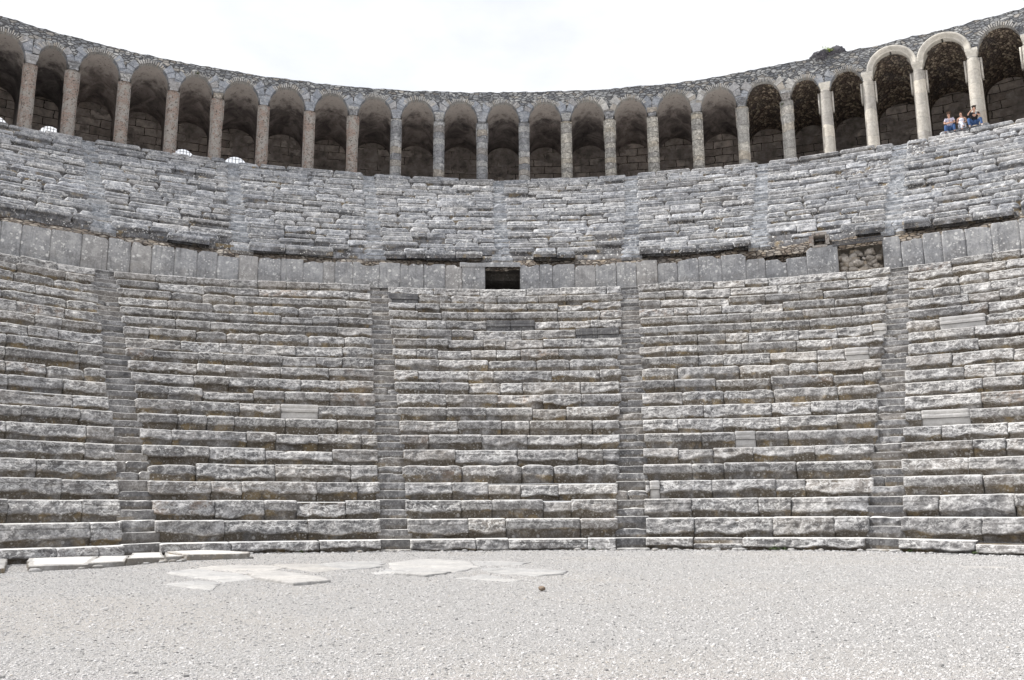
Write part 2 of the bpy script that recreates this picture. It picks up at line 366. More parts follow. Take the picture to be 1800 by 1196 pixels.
M_PASS = stone('passage_stone', (.03, .028, .026), (.075, .07, .065), (.15, .14, .13), pat_shade=0, white=.1, black=.3, warm=0, bump=.6)

def gravel_mat():
    n = N('pale_gravel', .95, .1)
    big = n.noise(n.pos, .22, 5, .6)
    w = n.vmath('ADD', n.pos, n.vmath('MULTIPLY', n.noise(n.pos, 60, 2, col=True), (.012, .012, .012)))
    fleck = n.step(n.noise(n.pos, 34, 4, .8), .60, .66)
    c1 = n.voro(w, 105, 'F1', 'Color'); d1 = n.voro(w, 105, 'DISTANCE_TO_EDGE')
    sp = n.new('ShaderNodeSeparateColor'); n.link(c1, sp.inputs[0])
    col = n.ramp(sp.outputs[0], [(0, (.26, .255, .25)), (.12, (.51, .50, .49)), (.55, (.645, .625, .610)), (1, (.735, .715, .70))])
    col = n.mix(n.math('MULTIPLY', n.step(sp.outputs[1], .85, .97), .25), col, (.55, .47, .39))
    col = n.mix(n.math('MULTIPLY', n.step(big, .44, .66), .40), col, (.67, .615, .555))
    col = n.mix(n.math('MULTIPLY', n.step(n.noise(n.pos, 1.4, 6, .7), .56, .70), .22), col, (.50, .475, .45))
    gap = n.step(d1, .07, .015)
    col = n.mix(n.math('MULTIPLY', gap, .8), col, (.15, .145, .14))  # shade in the crevices between pebbles, painted dark
    sparse = n.math('MULTIPLY', n.step(n.voro(n.pos, 23), .12, .08), .8)
    col = n.mix(sparse, col, (.20, .19, .185))
    col = n.mix(n.math('MULTIPLY', fleck, .7), col, (.22, .215, .21))
    h = n.math('ADD', n.step(d1, 0, .3), n.math('MULTIPLY', n.noise(n.pos, 28, 4, .7), 1.4))
    return n.done(col, n.bump(h, .8, .02))
M_GRAVEL = gravel_mat()
def pebble_mat():
    n = N('pale_pebble', .9, .2)
    r = n.attr('rnd')
    col = n.ramp(r, [(0, (.20, .195, .19)), (.16, (.37, .364, .357)), (.6, (.515, .502, .492)), (.95, (.585, .572, .56)), (1, (.46, .42, .37))])
    return n.done(col, n.bump(n.noise(n.pos, 90, 3), .4, .004))
M_PEB = pebble_mat()
def plain(name, c, rough=.8, nz=.25, sc=12, spec=.25, metal=0):
    n = N(name, rough, spec); n.b.inputs['Metallic'].default_value = metal
    f = n.noise(n.pos, sc, 4)
    col = n.mix(f, [x*(1-nz) for x in c], [min(1, x*(1+nz)) for x in c])
    return n.done(col)

# ------------------------------------------------------------------ one cut stone (front, rounded nosing, tread, both ends)
def block(mb, a0, a1, R, zb, zt, depth, res, style, core=.35, gap=.009, rc=.03, wear=.03, off=0., rnd=None, nt=7, end=(None, None), base=.04, slope=None, amp=1., rec=.075, vb0=None):
    """zb, zt: functions of angle; style: broken / nosed / flat / rough / slab"""
    rnd = random.random() if rnd is None else rnd
    g = gap/R; a0 += g; a1 -= g
    w = (a1-a0)*R
    if w < .05: return
    nu = max(5, int(w/res)+1)
    u = np.linspace(0, 1, nu); a = a0 + (a1-a0)*u
    zB = zb(a) - base; zT = zt(a); h = float(np.mean(zT - zB))
    rc = min(rc, h*.35)
    nf = max(5, int(h/res))
    vf = np.linspace(0, 1-rc/h, nf)
    th = np.linspace(0, math.pi/2, 4)[1:]
    va = 1 - rc/h + rc/h*np.sin(th); da = rc*(1-np.cos(th))
    dt = rc + (depth + .10 - rc)*(np.linspace(0, 1, nt)[1:]**1.6)
    v = np.concatenate([vf, va, np.ones(nt-1)]); d = np.concatenate([0*vf, da, dt])
    top = np.concatenate([0*vf, 0*va, (dt-rc)/(depth+.10-rc)])
    V = np.broadcast_to(v, (nu, len(v))).copy(); D = np.broadcast_to(d, V.shape).copy(); TP = np.broadcast_to(top, V.shape)
    arc = (a*R)[:, None] + 0*V
    P = np.stack([arc, D*1.0, V*h], -1) + np.array([rnd*83.1, rnd*47.7, zB[0]*1.7 + rnd*19.3])
    Z = zB[:, None] + (zT-zB)[:, None]*V
    front = (1-TP)
    e0 = (u*w)[:, None]; e1 = ((1-u)*w)[:, None]
    if style == 'broken':
        vb = random.uniform(.22, .5) if vb0 is None else vb0 + random.uniform(-.06, .06)
        k = random.uniform(.38, .85) if slope is None else slope
        line = vb + .17*fbm(np.stack([arc[:, 0]*1.9 + rnd*99, 0*u, 0*u], -1), 3)[:, None]
        t = np.clip(V-line, 0, 1)
        face = k*h*t*(1 + .35*fbm(P*3.0, 2))
        rough = amp*(.060*ridge(P*np.array([2.6, 2.6, 4.5]), 3) + .030*fbm(P*9, 2))
        m = np.clip(t*9, 0, 1)*front
        lo = np.clip((line-V)/.09, 0, 1); lo = lo*lo*(3-2*lo)
        D = D + face*front - rough*m + rec*.9*lo*front
        D = D - .022*np.exp(-((V-line)/.10)**2)*front + .006*fbm(P*7, 2)*front
        Z = Z - (.012 + .009*fbm(P*3.1, 2))*(V > .8)*(1-TP*.8)
    elif style == 'nosed':
        s = np.clip((.52-V)/.10, 0, 1); s = s*s*(3-2*s)
        D = D + rec*s*front + .016*fbm(P*5, 3)*front + (.07*np.clip((V-.86)/.14, 0, 1)**2)*front
        chip = np.clip(fbm(P*1.7, 2)*2.2-.7, 0, 1)
        D = D + chip*.09*front*(V > .5)
        Z = Z - (.012+.02*np.clip(fbm(P*2.3, 2), 0, 1))*(V > .85)
    elif style == 'rough':
        D = D + front*(.05*fbm(P*3, 3)*amp - .04*ridge(P*4, 2)*amp) + .35*h*np.clip(V-.45, 0, 1)*front
        Z = Z - .05*amp*np.clip(fbm(P*2.6, 2)+.2, 0, 1)*(V > .7)
    elif style == 'flat':
        D = D + .012*fbm(P*5, 3)*front*amp + .004
        Z = Z - .010*amp*np.clip(fbm(P*4, 2)+.3, 0, 1)*(V > .9)
    elif style == 'slab':
        D = D + .022*fbm(P*1.6, 3)*front
        chip = np.clip(fbm(np.stack([arc*1.6+rnd*50, 0*arc, 0*arc], -1), 3)*2.4-.35, 0, 1)
        Z = Z - chip*.16*np.clip((V-.8)/.2, 0, 1)*amp
    FVv = V.copy()
    if style == 'broken':
        FVv = np.where(V < line, V/np.maximum(line, .05)*.5, .5+.5*(V-line)/np.maximum(1-line, .05))
    # worn ends
    cr = {'broken': .045, 'nosed': .06 if rc < .065 else .10, 'rough': .16, 'flat': .025, 'slab': .03}[style]*random.uniform(.7, 1.4)
    q = np.clip(1-e0/cr, 0, 1)**2 + np.clip(1-e1/cr, 0, 1)**2
    D = D + q*front*cr*.5
    Z = Z - q*np.clip((V-.55)/.45, 0, 1)*(wear + random.uniform(0, wear))*(1-.4*TP)
    Dlast = D[:, nf+2:nf+3]                   # keep the tread behind the broken nosing
    ext = np.maximum(Dlast - rc, 0)
    D = np.where(TP > 0, D + ext*(1-TP), D)
    D = D - off
    Rr = R + D
    def side(i, dd):
        return np.maximum(D[[i]], dd), Z[[i]]
    cl = core if end[0] is None else end[0]; crr = core if end[1] is None else end[1]
    dl, zl = side(0, cl); dr, zr = side(-1, crr)
    D2 = np.concatenate([dl, D, dr]); Z2 = np.concatenate([zl, Z, zr]); A2 = np.concatenate([a[:1], a, a[-1:]])[:, None] + 0*D2
    RR = R + D2
    G = np.stack([RR*np.sin(A2), RR*np.cos(A2), Z2], -1)
    FV = np.concatenate([FVv[:1], FVv, FVv[-1:]])
    mb.grid(G, FV, rnd, lc=np.stack([A2*R, D2, Z2], -1))

def ring(mb, a0, a1, prof, step=.02, fv=.1, rnd=.5, rough=.0, zo=None):
    """sweep a profile [(R, z), ...] round the centre"""
    na = max(2, int(abs(a1-a0)/step)+1)
    a = np.linspace(a0, a1, na)
    G = np.zeros((na, len(prof), 3)); L = np.zeros_like(G)
    for j, (R, z) in enumerate(prof):
        zz = z + (zo(a) if zo is not None else 0)
        if rough: 
            nzv = fbm(np.stack([a*R*1.3, 0*a+j*3.3, 0*a], -1), 3)*rough; zz = zz + nzv
        G[:, j] = pol(a, R, zz); L[:, j] = np.stack([a*R, 0*a+R, 0*a+zz], -1)
    mb.grid(G, fv, rnd, lc=L)

def splits(a0, a1, R, wmin, wmax, keep=()):
    """block joints between two angles, honouring fixed intervals (a, b, style, mat)"""
    res = []; cur = a0
    for k in sorted(keep) + [None]:
        stop = a1 if k is None else k[0]
        while stop - cur > 1e-4:
            w = random.uniform(wmin, wmax)/R
            if stop - cur - w < wmin*.6/R: w = stop-cur
            w = min(w, stop-cur)
            res.append((cur, cur+w, None)); cur += w
        if k is not None: res.append((k[0], k[1], k[2])); cur = k[1]
    return res

# ------------------------------------------------------------------ ground
gm = MB()
def zground(x, y):
    P = np.stack([x*.25, y*.25, 0*x], -1)
    a = np.arctan2(x, y); r = np.hypot(x, y)
    b = np.interp(a, [-1.2, -.6, -.47, .5, .66, 1.2], [-.14, -.10, 0, 0, -.06, -.06])*np.clip((r-11)/5, 0, 1)
    b = b*(np.abs(a) < 1.2)
    return .018*fbm(P*4, 3)*np.clip((y+4)/4, 0, 1) + b - .006
xs = np.concatenate([np.linspace(-2200, -40, 8), np.linspace(-30, -14, 17), np.linspace(-13.8, 13.8, 277), np.linspace(14, 30, 17), np.linspace(40, 2200, 8)])
ys = np.concatenate([np.linspace(-2200, -40, 8), np.linspace(-30, -4, 14), np.linspace(-3.9, 18, 220), np.linspace(18.5, 60, 12), np.linspace(90, 2200, 6)])
X, Y = np.meshgrid(xs, ys, indexing='ij')
Zg = zground(X, Y) * (np.hypot(X, Y) < 40) 
gm.grid(np.stack([X, Y, Zg], -1), .5, .5)
g = gm.build('ground', M_GRAVEL); tag(g, kind='structure')

def pebbles(name, n, xr, yr, smin, smax, mat, label, seed, dens=1., grow=0.):
    rg = np.random.default_rng(seed)
    y = yr[0] + (yr[1]-yr[0])*rg.random(n)**dens
    hw = (y+6.1)*.60 + .8
    x = (rg.random(n)*2-1)*hw + .03*(y+6)
    ok = np.hypot(x, y) < 17.4; x, y = x[ok], y[ok]; n = len(x)
    s = (smin + (smax-smin)*rg.random(n)**3)*(1 + (y+2)*grow)
    th = rg.random(n)*6.28; flat = .45+.35*rg.random(n)
    base = np.array([(-1, -.8, -.7), (1, -1, -.6), (1.1, .9, -.7), (-.9, 1, -.6), (-.7, -.6, .6), (.6, -.7, .8), (.75, .6, .6), (-.6, .7, .75)], float)
    V = base[None] * (.75+.5*rg.random((n, 8, 3))) * (s/2)[:, None, None]
    V[..., 0] *= (1+.5*rg.random(n))[:, None]; V[..., 2] *= flat[:, None]
    c, sn = np.cos(th)[:, None], np.sin(th)[:, None]
    Xp = V[..., 0]*c - V[..., 1]*sn; Yp = V[..., 0]*sn + V[..., 1]*c
    z0 = zground(x, y)
    W_ = np.stack([Xp + x[:, None], Yp + y[:, None], V[..., 2] + (z0 + s*.15)[:, None]], -1)
    Fb = np.array([(4, 5, 6, 7), (0, 1, 5, 4), (1, 2, 6, 5), (2, 3, 7, 6), (3, 0, 4, 7)])
    F = (Fb[None] + (np.arange(n)*8)[:, None, None]).reshape(-1, 4)
    m = MB(); m.add(W_.reshape(-1, 3), F, .5, .5); m.rnd = [np.repeat(rg.random(n), 8)]
    o = m.build(name, mat, smooth=False); tag(o, label, None, None, 'stuff'); return o
pebbles('gravel', 110000, (-8, 8), (-2.2, 17.4), .006, .015, M_PEB, 'loose pale gravel lying over the orchestra floor', 5, 2.0, .07)
pebbles('coarse_gravel', 22000, (-8, 8), (-2.0, 17.4), .010, .026, M_PEB, 'coarser pale stones scattered through the gravel', 6, .8)

# ------------------------------------------------------------------ lower cavea
LOWSW = .385                                       # half width of a stairway
SPECIAL = {  # course: (angle0, angle1, kind)
    8: [(-.3093, -.2600, 'new')], 7: [(.5381+.010, .6028, 'new')], 6: [(.3155, .3426, 'new')], 14: [(.5616, .6116, 'new'), (.4845, .4985, 'new')],
    12: [(.4523, .4816, 'new')], 16: [(-.0235, .043, 'dark')], 15: [(.099, .1583, 'dark')], 19: [(-.156, -.1148, 'dark')], 3: [(.1995, .2135, 'new')], 0: [(.2604, .3289, 'half')]}
sec_lab = ['lower seating block at the left edge, left of the first lower stairway', 'lower seating block between the two left lower stairways',
           'central lower seating block right below the square doorway', 'lower seating block between the two right lower stairways',
           'lower seating block at the right edge, right of the last lower stairway']
bounds = [-.835] + LOWST + [.845]
def low_z(k):
    zk = 0.0 if k < 0 else Z0 + RISE*k
    return lambda a: zk + (zo_low(max(k, 0), a) if k >= 0 else zo_low(0, a))
for si in range(5):
    aL, aR = bounds[si], bounds[si+1]
    am = (aL+aR)/2
    root = thing('seating_section', sec_lab[si], 'stone seats', (R0*math.sin(am), R0*math.cos(am), 0), 'lower seating blocks between the stairways')
    for k in range(21):
        R = R0 + T*k
        a0 = aL + (LOWSW/R if si > 0 else 0); a1 = aR - (LOWSW/R if si < 4 else 0)
        zb, zt = low_z(k-1), low_z(k)
        keep = [q for q in SPECIAL.get(k, []) if a0-.01 <= q[0] and q[1] <= a1+.02]
        keep = [(max(q[0], a0), min(q[1], a1), q[2]) for q in keep]
        mb = MB(); specials = []
        zc = Z0+RISE*k
        pb = np.interp(k, [0, 2, 6, 10, 20], [.8, .88, .75, .50, .38])
        if k >= 17: pb += .05
        vbr = random.uniform(.28, .50); recr = random.uniform(.08, .13); runx = random.random()
        lst = splits(a0, a1, R, .75, 2.1 if k > 0 else 2.6, keep)
        for i, (b0, b1, kind) in enumerate(lst):
            en = (T+.1 if i == 0 else None, T+.1 if i == len(lst)-1 else None)
            if i == 0 and si > 0: b0 -= random.uniform(-.02, .07)/R
            if i == len(lst)-1 and si < 4: b1 += random.uniform(-.02, .07)/R
            if kind == 'half':
                m0 = low_z(-1); mid = lambda a: .16 + zo_low(0, a)
                block(mb, b0, b1, R, m0, mid, .4, .03, 'flat'); block(mb, b0, b1, R+.35, mid, zt, .4, .03, 'flat')
                continue
            if kind in ('new', 'dark'):
                specials.append((b0, b1, kind)); continue
            out_ = random.gauss(0, .009)
            dz = random.gauss(0, .006) - (random.random() < .06)*random.uniform(.03, .10)
            ztt = (lambda a, dz=dz: zt(a)+dz)
            if random.random() < .38: runx = random.random()
            x = runx
            if x < pb: block(mb, b0, b1, R, zb, ztt, T, .022, 'broken', off=out_+.04, end=en, wear=.008, rec=recr*random.uniform(.85, 1.15), vb0=vbr, gap=random.choice((.002, .003, .004, .010)))
            elif x < pb + (1-pb)*.78: block(mb, b0, b1, R, zb, ztt, T, .026, 'nosed', off=out_+.04, end=en, rc=.055, wear=.012, rec=recr*random.uniform(.9, 1.15), gap=random.choice((.002, .004, .012)))
            else: block(mb, b0, b1, R, zb, ztt, T, .03, 'rough', off=out_, end=en, wear=.03, gap=.006, rc=.06)
        ring(mb, a0, a1, [(R+.22, zc-RISE-.03), (R+.22, zc-.07), (R+T+.25, zc-.06)], .02, .15, random.random(), zo=lambda a: zo_low(k, a))
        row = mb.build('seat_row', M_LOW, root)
        for b0, b1, kind in specials:
            m2 = MB()
            nb = 2 if (b1-b0)*R > 1.4 else 1
            for q in range(nb):
                c0 = b0+(b1-b0)*q/nb; c1 = b0+(b1-b0)*(q+1)/nb
                zl = lambda a: zb(a)+(zt(a)-zb(a))*.52
                block(m2, c0, c1, R, zb, zl, T, .05, 'flat', off=-.045, rc=.01, wear=.004, gap=.004, rnd=.2)
                block(m2, c0, c1, R, zl, lambda a: zl(a)+(zt(a)-zl(a))*.5, T, .05, 'flat', off=.012, rc=.012, wear=.004, gap=.004, base=.0, rnd=.4)
                block(m2, c0, c1, R, lambda a: zl(a)+(zt(a)-zl(a))*.5, zt, T, .05, 'flat', off=.008, rc=.02, wear=.006, gap=.004, base=.0, rnd=.4)
            s = m2.build('replacement_block', M_NEW if kind == 'new' else M_DARKNEW, None)
            s.parent = row; s['label'] = 'smooth pale replacement seat block' if kind == 'new' else 'smooth dark streaked seat block'

def stair(lab, a, group, n0, courses, sw, mat):
    R_, z_ = courses(0)[0], courses(0)[1]
    root = thing('stairway', lab, 'stairway', (R_*math.sin(a), R_*math.cos(a), float(z_(np.array([a]))[0])), group)
    for k in range(n0):
        R, zb, zt, tr = courses(k)
        da = sw/R + .004
        if mat is M_STEP and k == 0:
            mb = MB(); block(mb, a-da, a+da, R+.28, zb, zt, tr-.2, .035, 'flat', off=0, rc=.015, amp=.8); mb.build('step', mat, root)
            mb = MB(); block(mb, a-da+.002, a+da-.001, R-.04, zb, lambda q: zb(q)+.05, .4, .035, 'flat', rc=.015); mb.build('step', M_KERB, root)
            continue
        zm = lambda q: (zb(q)+zt(q))/2
        for part, (r_, z0_, z1_) in enumerate(((R, zb, zm), (R+tr*.5, zm, zt))):
            mb = MB(); nb = 1 if random.random() < .85 else 2
            cuts = [a-da] + ([a + random.uniform(-.4, .4)*da] if nb == 2 else []) + [a+da]
            for i in range(nb):
                dz = random.gauss(0, .016)
                st = 'flat' if random.random() < .5 else 'rough'
                block(mb, cuts[i], cuts[i+1], r_, z0_, (lambda q, f=z1_, dz=dz: f(q)+dz), tr*(.5 if part else 1.0)+.05, .035, st,
                      rc=.02, wear=.03, off=random.gauss(-.01, .022), gap=.003, amp=1.1, base=.06)
            mb.build('step', mat, root)
    return root
lowlab = ['lower stairway nearest the left edge of the photo', 'lower stairway left of the square doorway', 'lower stairway right of the square doorway',
          'lower stairway nearest the right edge of the photo, below the barred rubble niche']
for a, lab in zip(LOWST, lowlab):
    stair(lab, a, 'lower stairways', 21, lambda k: (R0+T*k, low_z(k-1), low_z(k), T), LOWSW, M_STEP)

# ------------------------------------------------------------------ walkway below the podium wall, podium wall with doorway and niche
mb = MB(); ring(mb, -.84, .85, [(RT+.3, ZT-.06), (RW+.3, ZT-.05)], .02, .6, .3, zo=lambda a: zo_low(20, a))
w = mb.build('walkway', M_STEP); tag(w, kind='structure')
JW = [-.84, -.80, -.765, -.73, -.697, -.662, -.636, -.6134, -0.5923, -0.5617, -0.5284, -0.4991, -0.4736, -0.4495, -0.4229, -0.3959, -0.3719, -0.3453, -0.3213, -0.2926, -0.2642, -0.2384, -0.2236, -0.1997, -0.165, -0.1369, -0.1055, -0.0763, -0.0539, -0.0222]
JW2 = [0.025, 0.0522, 0.0692, 0.0994, 0.1272, 0.1556, 0.1823, 0.2104, 0.2368, 0.2644, 0.294, 0.3254, 0.3499, 0.3762, 0.4014, 0.4393]
JW3 = [0.492, 0.5128, 0.5377, 0.559, 0.5841, 0.6122, 0.6413, .673, .705, .74, .775, .81, .85]
wall = thing('podium_wall', 'grey wall of tall upright slabs between lower and upper seats, with square doorway', 'wall', (0, RW, ZT))
zbw = lambda a: ZT - .08 + zo_low(20, a)
for L in (JW, JW2, JW3):
    for i in range(len(L)-1):
        mid = (L[i]+L[i+1])/2
        dz = random.gauss(0, .02) - (random.random() < .15)*.12
        if .33 < mid < .43: dz = -.30 + .25*(mid > .39) - .12*(mid > .36)*(mid < .39)
        if mid > .58: dz += .05
        mb = MB(); block(mb, L[i], L[i+1], RW, zbw, lambda a: ZW + zo_wall(a) + dz, .35, .05, 'slab', core=.3, gap=random.choice((.002, .003, .008)), rc=.02,
                         wear=random.choice((.01, .02, .09)), off=random.gauss(0, .007), nt=4)
        mb.build('wall_slab', M_SLAB, wall)
mb = MB()
for q0, q1 in ((-.84, -.0222), (.025, .4393), (.492, .85)):
    ring(mb, q0, q1, [(RW+.22, ZT-.1), (RW+.22, ZW-.10), (RW+.9, ZW-.06)], .01, .5, .5, rough=.02, zo=zo_wall)
mb.build('rubble_core', M_COREBAND, wall)
# doorway
mb = MB(); block(mb, -.057, .0262, RW, lambda a: ZW-.085+0*a, lambda a: ZW+.13+0*a, .5, .05, 'slab', off=.03, rc=.03, wear=.02, nt=4, amp=.2, base=0); mb.build('lintel', M_SLAB, wall)
x0, x1 = -.0222*RW, .025*RW
mb = MB()
nyy = 14; yy = np.linspace(RW+.02, RW+4.5, nyy)
def quad(mb, P, n=10, amp=.02, fv=.5, rnd=.5):
    P = np.array(P, float); u = np.linspace(0, 1, n)[:, None, None]; v = np.linspace(0, 1, n)[None, :, None]
    G = (1-u)*(1-v)*P[0] + u*(1-v)*P[1] + u*v*P[2] + (1-u)*v*P[3]
    nn = np.cross(P[1]-P[0], P[3]-P[0]); nn /= np.linalg.norm(nn)
    G = G + (fbm(G*2.2, 3)*amp)[..., None]*nn
    mb.grid(G, fv, rnd)
zt1 = ZW-.085; zt2 = ZW-.45
quad(mb, [(x0-.3, RW+.3, zt1+.06), (x1+.3, RW+.3, zt1+.06), (x1+.3, RW+5, zt1+.06), (x0-.3, RW+5, zt1+.06)])
quad(mb, [(x0-.3, RW+.35, zt1-.02), (x1+.3, RW+.35, zt1-.02), (x1+.3, RW+.46, zt1-.02), (x0-.3, RW+.46, zt1-.02)])
for xx in (x0, x1):
    quad(mb, [(xx, RW+.02, ZT-.1), (xx, RW+4.5, ZT-.1), (xx, RW+4.5, zt1+.1), (xx, RW+.02, zt1+.1)])
quad(mb, [(x0-.05, RW+.45, zt1), (x1+.05, RW+.45, zt1), (x1+.05, RW+1.0, zt1-.02), (x0-.05, RW+1.0, zt1-.02)])
quad(mb, [(x0, RW+1.0, zt1-.02), (x1, RW+1.0, zt1-.02), (x1, RW+1.0, zt2), (x0, RW+1.0, zt2)])
quad(mb, [(x0, RW+1.0, zt2), (x1, RW+1.0, zt2), (x1, RW+4.5, zt2-.9), (x0, RW+4.5, zt2-.9)], 14, .05)
quad(mb, [(x0, RW+4.5, ZT-.1), (x1, RW+4.5, ZT-.1), (x1, RW+4.5, zt1), (x0, RW+4.5, zt1)])
quad(mb, [(x0, RW, ZT-.05), (x1, RW, ZT-.05), (x1, RW+4.5, ZT-.05), (x0, RW+4.5, ZT-.05)])
mb.build('doorway_passage', M_PASS, wall)
# niche
mb = MB()
a0, a1 = .4393, .492
ring(mb, a0-.01, a1+.01, [(RW+.75, ZT-.1), (RW+.7, ZT+.9), (RW+.8, ZW+.1)], .002, .5, .7, rough=.03)
for aa in (a0, a1):
    P = [pol(np.array(aa), RW+.02, ZT-.1), pol(np.array(aa), RW+.9, ZT-.1), pol(np.array(aa), RW+.9, ZW-.05), pol(np.array(aa), RW+.02, ZW-.05)]
    quad(mb, P, 8, .02)
def boulder(mb, c, s, rg=random, sq=(1, 1, 1), n=9, rnd=None, amp=.28, sqr=.78):
    rnd = rg.random() if rnd is None else rnd
    th = np.linspace(0, 2*math.pi, n*2); ph = np.linspace(-math.pi/2, math.pi/2, n)
    TH, PH = np.meshgrid(th, ph, indexing='ij')
    U = np.stack([np.cos(PH)*np.cos(TH), np.cos(PH)*np.sin(TH), np.sin(PH)], -1)
    U = np.sign(U)*np.abs(U)**sqr
    r = 1 + amp*fbm(U*1.4 + rnd*71, 3) + .13*fbm(U*4.5 + rnd*31, 2)
    r[-1] = r[0]
    th0 = rg.random()*3.1
    G = U*r[..., None]*np.array(sq)*s
    cx, sx = math.cos(th0), math.sin(th0)
    G = np.stack([G[..., 0]*cx-G[..., 1]*sx, G[..., 0]*sx+G[..., 1]*cx, G[..., 2]], -1) + np.array(c)
    mb.grid(G, .5, rnd)
for q in range(70):
    aa = random.uniform(a0+.004, a1-.003); zz = ZT + random.uniform(0, 1.25); rr = RW + .22 + random.uniform(0, .22) + (zz-ZT)*.10
    boulder(mb, (rr*math.sin(aa), rr*math.cos(aa), zz), random.uniform(.08, .19), sq=(1.25, 1, .75), n=11, amp=.6)
mb.build('rubble_core', M_RUBBLE, wall)
# small square hole in the rubble band
ho = .4185; hb = ZW + .10
mb = MB()
def hb_box(x0, x1, z0, z1, d0=-.02, d1=.75):
    Vv = [pol(np.array(ho+x/RW), RW+d, z) for x in (x0, x1) for d in (d0, d1) for z in (z0, z1)]
    mb.add(Vv, [(0, 1, 3, 2), (4, 6, 7, 5), (0, 4, 5, 1), (2, 3, 7, 6), (0, 2, 6, 4), (1, 5, 7, 3)], .5, random.random())
for q in range(5): hb_box(-.42+.02*(q % 2), -.24, hb+q*.085, hb+q*.085+.078)
for q in range(5): hb_box(.24, .40-.02*(q % 2), hb+q*.085, hb+q*.085+.078)
hb_box(-.30, .30, hb+.43, hb+.56); hb_box(-.30, .30, hb-.10, hb-.002); hb_box(-.3, .3, hb-.0, hb+.43, .70, .76)
mb.build('square_hole', M_BRICK, wall, smooth=False)
# rubble band above the slabs
mb = MB()
aa = np.linspace(-.84, .85, 900)
Gp = []
for j, (rr, zz) in enumerate(((RW+.10, ZW-.25), (RW+.14, ZW-.02), (RW+.30, ZW+.14), (RW+.55, ZW+.34), (RW+1.3, ZW+.40))):
    nzv = fbm(np.stack([aa*RW*1.5, 0*aa+j*.4, 0*aa], -1), 4)
    Gp.append(pol(aa, rr - nzv*.10, zz + nzv*.05 + zo_wall(aa)))
G = np.stack(Gp, 1); L = np.stack([np.broadcast_to((aa*RW)[:, None], G.shape[:2]), G[..., 1]*0, G[..., 2]], -1)
mb.grid(G, .5, .5, lc=L)
mb.build('rubble_band', M_COREBAND, wall)

# metal grating over the niche
gr = thing('metal_grating', 'dark metal grating laid over the rubble niche in the podium wall', 'grating', (RW*math.sin(.463), RW*math.cos(.463), ZW-.1))
M_IRON = plain('dark_iron', (.045, .045, .05), .6, .3)
def bar(mb, p, q, w=.012):
    p = Vector(p); q = Vector(q); d = (q-p); L = d.length; z = d.normalized()
    x = z.orthogonal().normalized(); y = z.cross(x)
    V = []
    for t in (p, q):
        for sx, sy in ((-1, -1), (1, -1), (1, 1), (-1, 1)): V.append(tuple(t + x*w*sx + y*w*sy))
    mb.add(V, [(0, 1, 5, 4), (1, 2, 6, 5), (2, 3, 7, 6), (3, 0, 4, 7), (0, 3, 2, 1), (4, 5, 6, 7)])
mbf = MB(); mbb = MB()
ga, gb = .4345, .4935
def gp(a, t): return tuple(pol(np.array(a), RW-.03+.07*t, ZW-.03+.20*t))
nb = 34
for i in range(nb+1):
    a = ga+(gb-ga)*i/nb; bar(mbb, gp(a, 0), gp(a, 1), .013)
for t in (0, 1): bar(mbf, gp(ga, t), gp(gb, t), .016)
for t in (.33, .66): bar(mbb, gp(ga, t), gp(gb, t), .008)
mbf.build('frame', M_IRON, gr, smooth=False); mbb.build('bars', M_IRON, gr, smooth=False)

